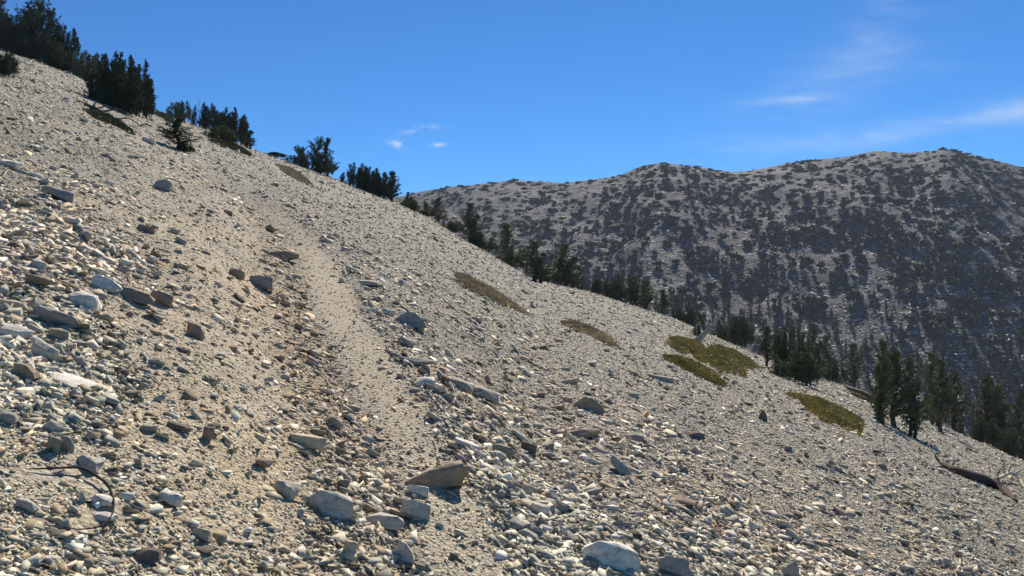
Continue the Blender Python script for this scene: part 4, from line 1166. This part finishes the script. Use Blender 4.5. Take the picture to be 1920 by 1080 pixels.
for (px, py, sx, sy, ang, amp, nz) in [
        (1480, 187, 70, 7, 3, .30, nA), (1540, 160, 190, 55, 28, .16, nA), (1640, 60, 120, 50, 60, .15, nA),
        (1760, 232, 240, 20, 12, .27, nA), (1930, 205, 140, 26, 10, .26, nA), (1500, 262, 200, 18, 6, .14, nA), (1700, 128, 150, 12, 0, .10, nA),
        (745, 270, 18, 8, -10, .5, nB), (820, 273, 14, 8, 10, .5, nB), (790, 243, 36, 7, 8, .3, nB)]:
    dx = mth('SUBTRACT', cu, (px - 960) / F); dy = mth('SUBTRACT', cv, (540 - py) / F)
    a = R(ang); ca, sa = math.cos(a), math.sin(a)
    p = mth('ADD', mth('MULTIPLY', dx, ca * F / sx), mth('MULTIPLY', dy, sa * F / sx))
    q = mth('ADD', mth('MULTIPLY', dx, -sa * F / sy), mth('MULTIPLY', dy, ca * F / sy))
    g = mth('EXPONENT', mth('MULTIPLY', mth('ADD', mth('MULTIPLY', p, p), mth('MULTIPLY', q, q)), -1))
    nn_ = mth('MULTIPLY', mth('SUBTRACT', nz, .33 if nz is nA else .46), 3.0 if nz is nA else 7.0, clamp=True)
    g = mth('MULTIPLY', mth('MULTIPLY', g, nn_), amp)
    tot = g if tot is None else mth('ADD', tot, g)
tot = mth('MULTIPLY', tot, 1, clamp=True)
gain = mixc(nt, sky.outputs[0], (.29, .76, 1.16), 1.0, 'MULTIPLY')
skyc = mixc(nt, gain, (7.6, 8.4, 9.2), tot)
nt.links.new(skyc, bg.inputs[0])

hz = bpy.data.materials.new('haze_air'); hz.use_nodes = True; hn = hz.node_tree; hn.nodes.clear()
ho = hn.nodes.new('ShaderNodeOutputMaterial'); hv = hn.nodes.new('ShaderNodeVolumePrincipled')
hv.inputs['Color'].default_value = (.80, .87, 1, 1); hv.inputs['Density'].default_value = .00013; hv.inputs['Anisotropy'].default_value = 0
hn.links.new(hv.outputs[0], ho.inputs['Volume'])
allz = float(max(MZ.max(), 120)) + 20; lowz = float(MZ.min()) - 200
bx = [(x, y, z) for z in (lowz, allz) for x, y in ((-1500, -60), (1500, -60), (1500, 1400), (-1500, 1400))]
bf = [[0, 3, 2, 1], [4, 5, 6, 7], [0, 1, 5, 4], [1, 2, 6, 5], [2, 3, 7, 6], [3, 0, 4, 7]]
tag(link('haze', mesh_from('haze', bx, bf, hz)), kind='stuff')

# ------------------------------------------------------------------ camera
cam = bpy.data.cameras.new('camera'); cam.sensor_width = 36; cam.lens = F / 1920 * 36; cam.clip_start = .1; cam.clip_end = 5000
co = bpy.data.objects.new('camera', cam); COL.objects.link(co)
co.location = (0, 0, CAMH); co.rotation_euler = (R(90), 0, 0); SC.camera = co
SC.view_settings.view_transform = 'Standard'; SC.view_settings.look = 'None'; SC.view_settings.exposure = .44; SC.view_settings.gamma = 1
SC.cycles.max_bounces = 5; SC.cycles.diffuse_bounces = 3
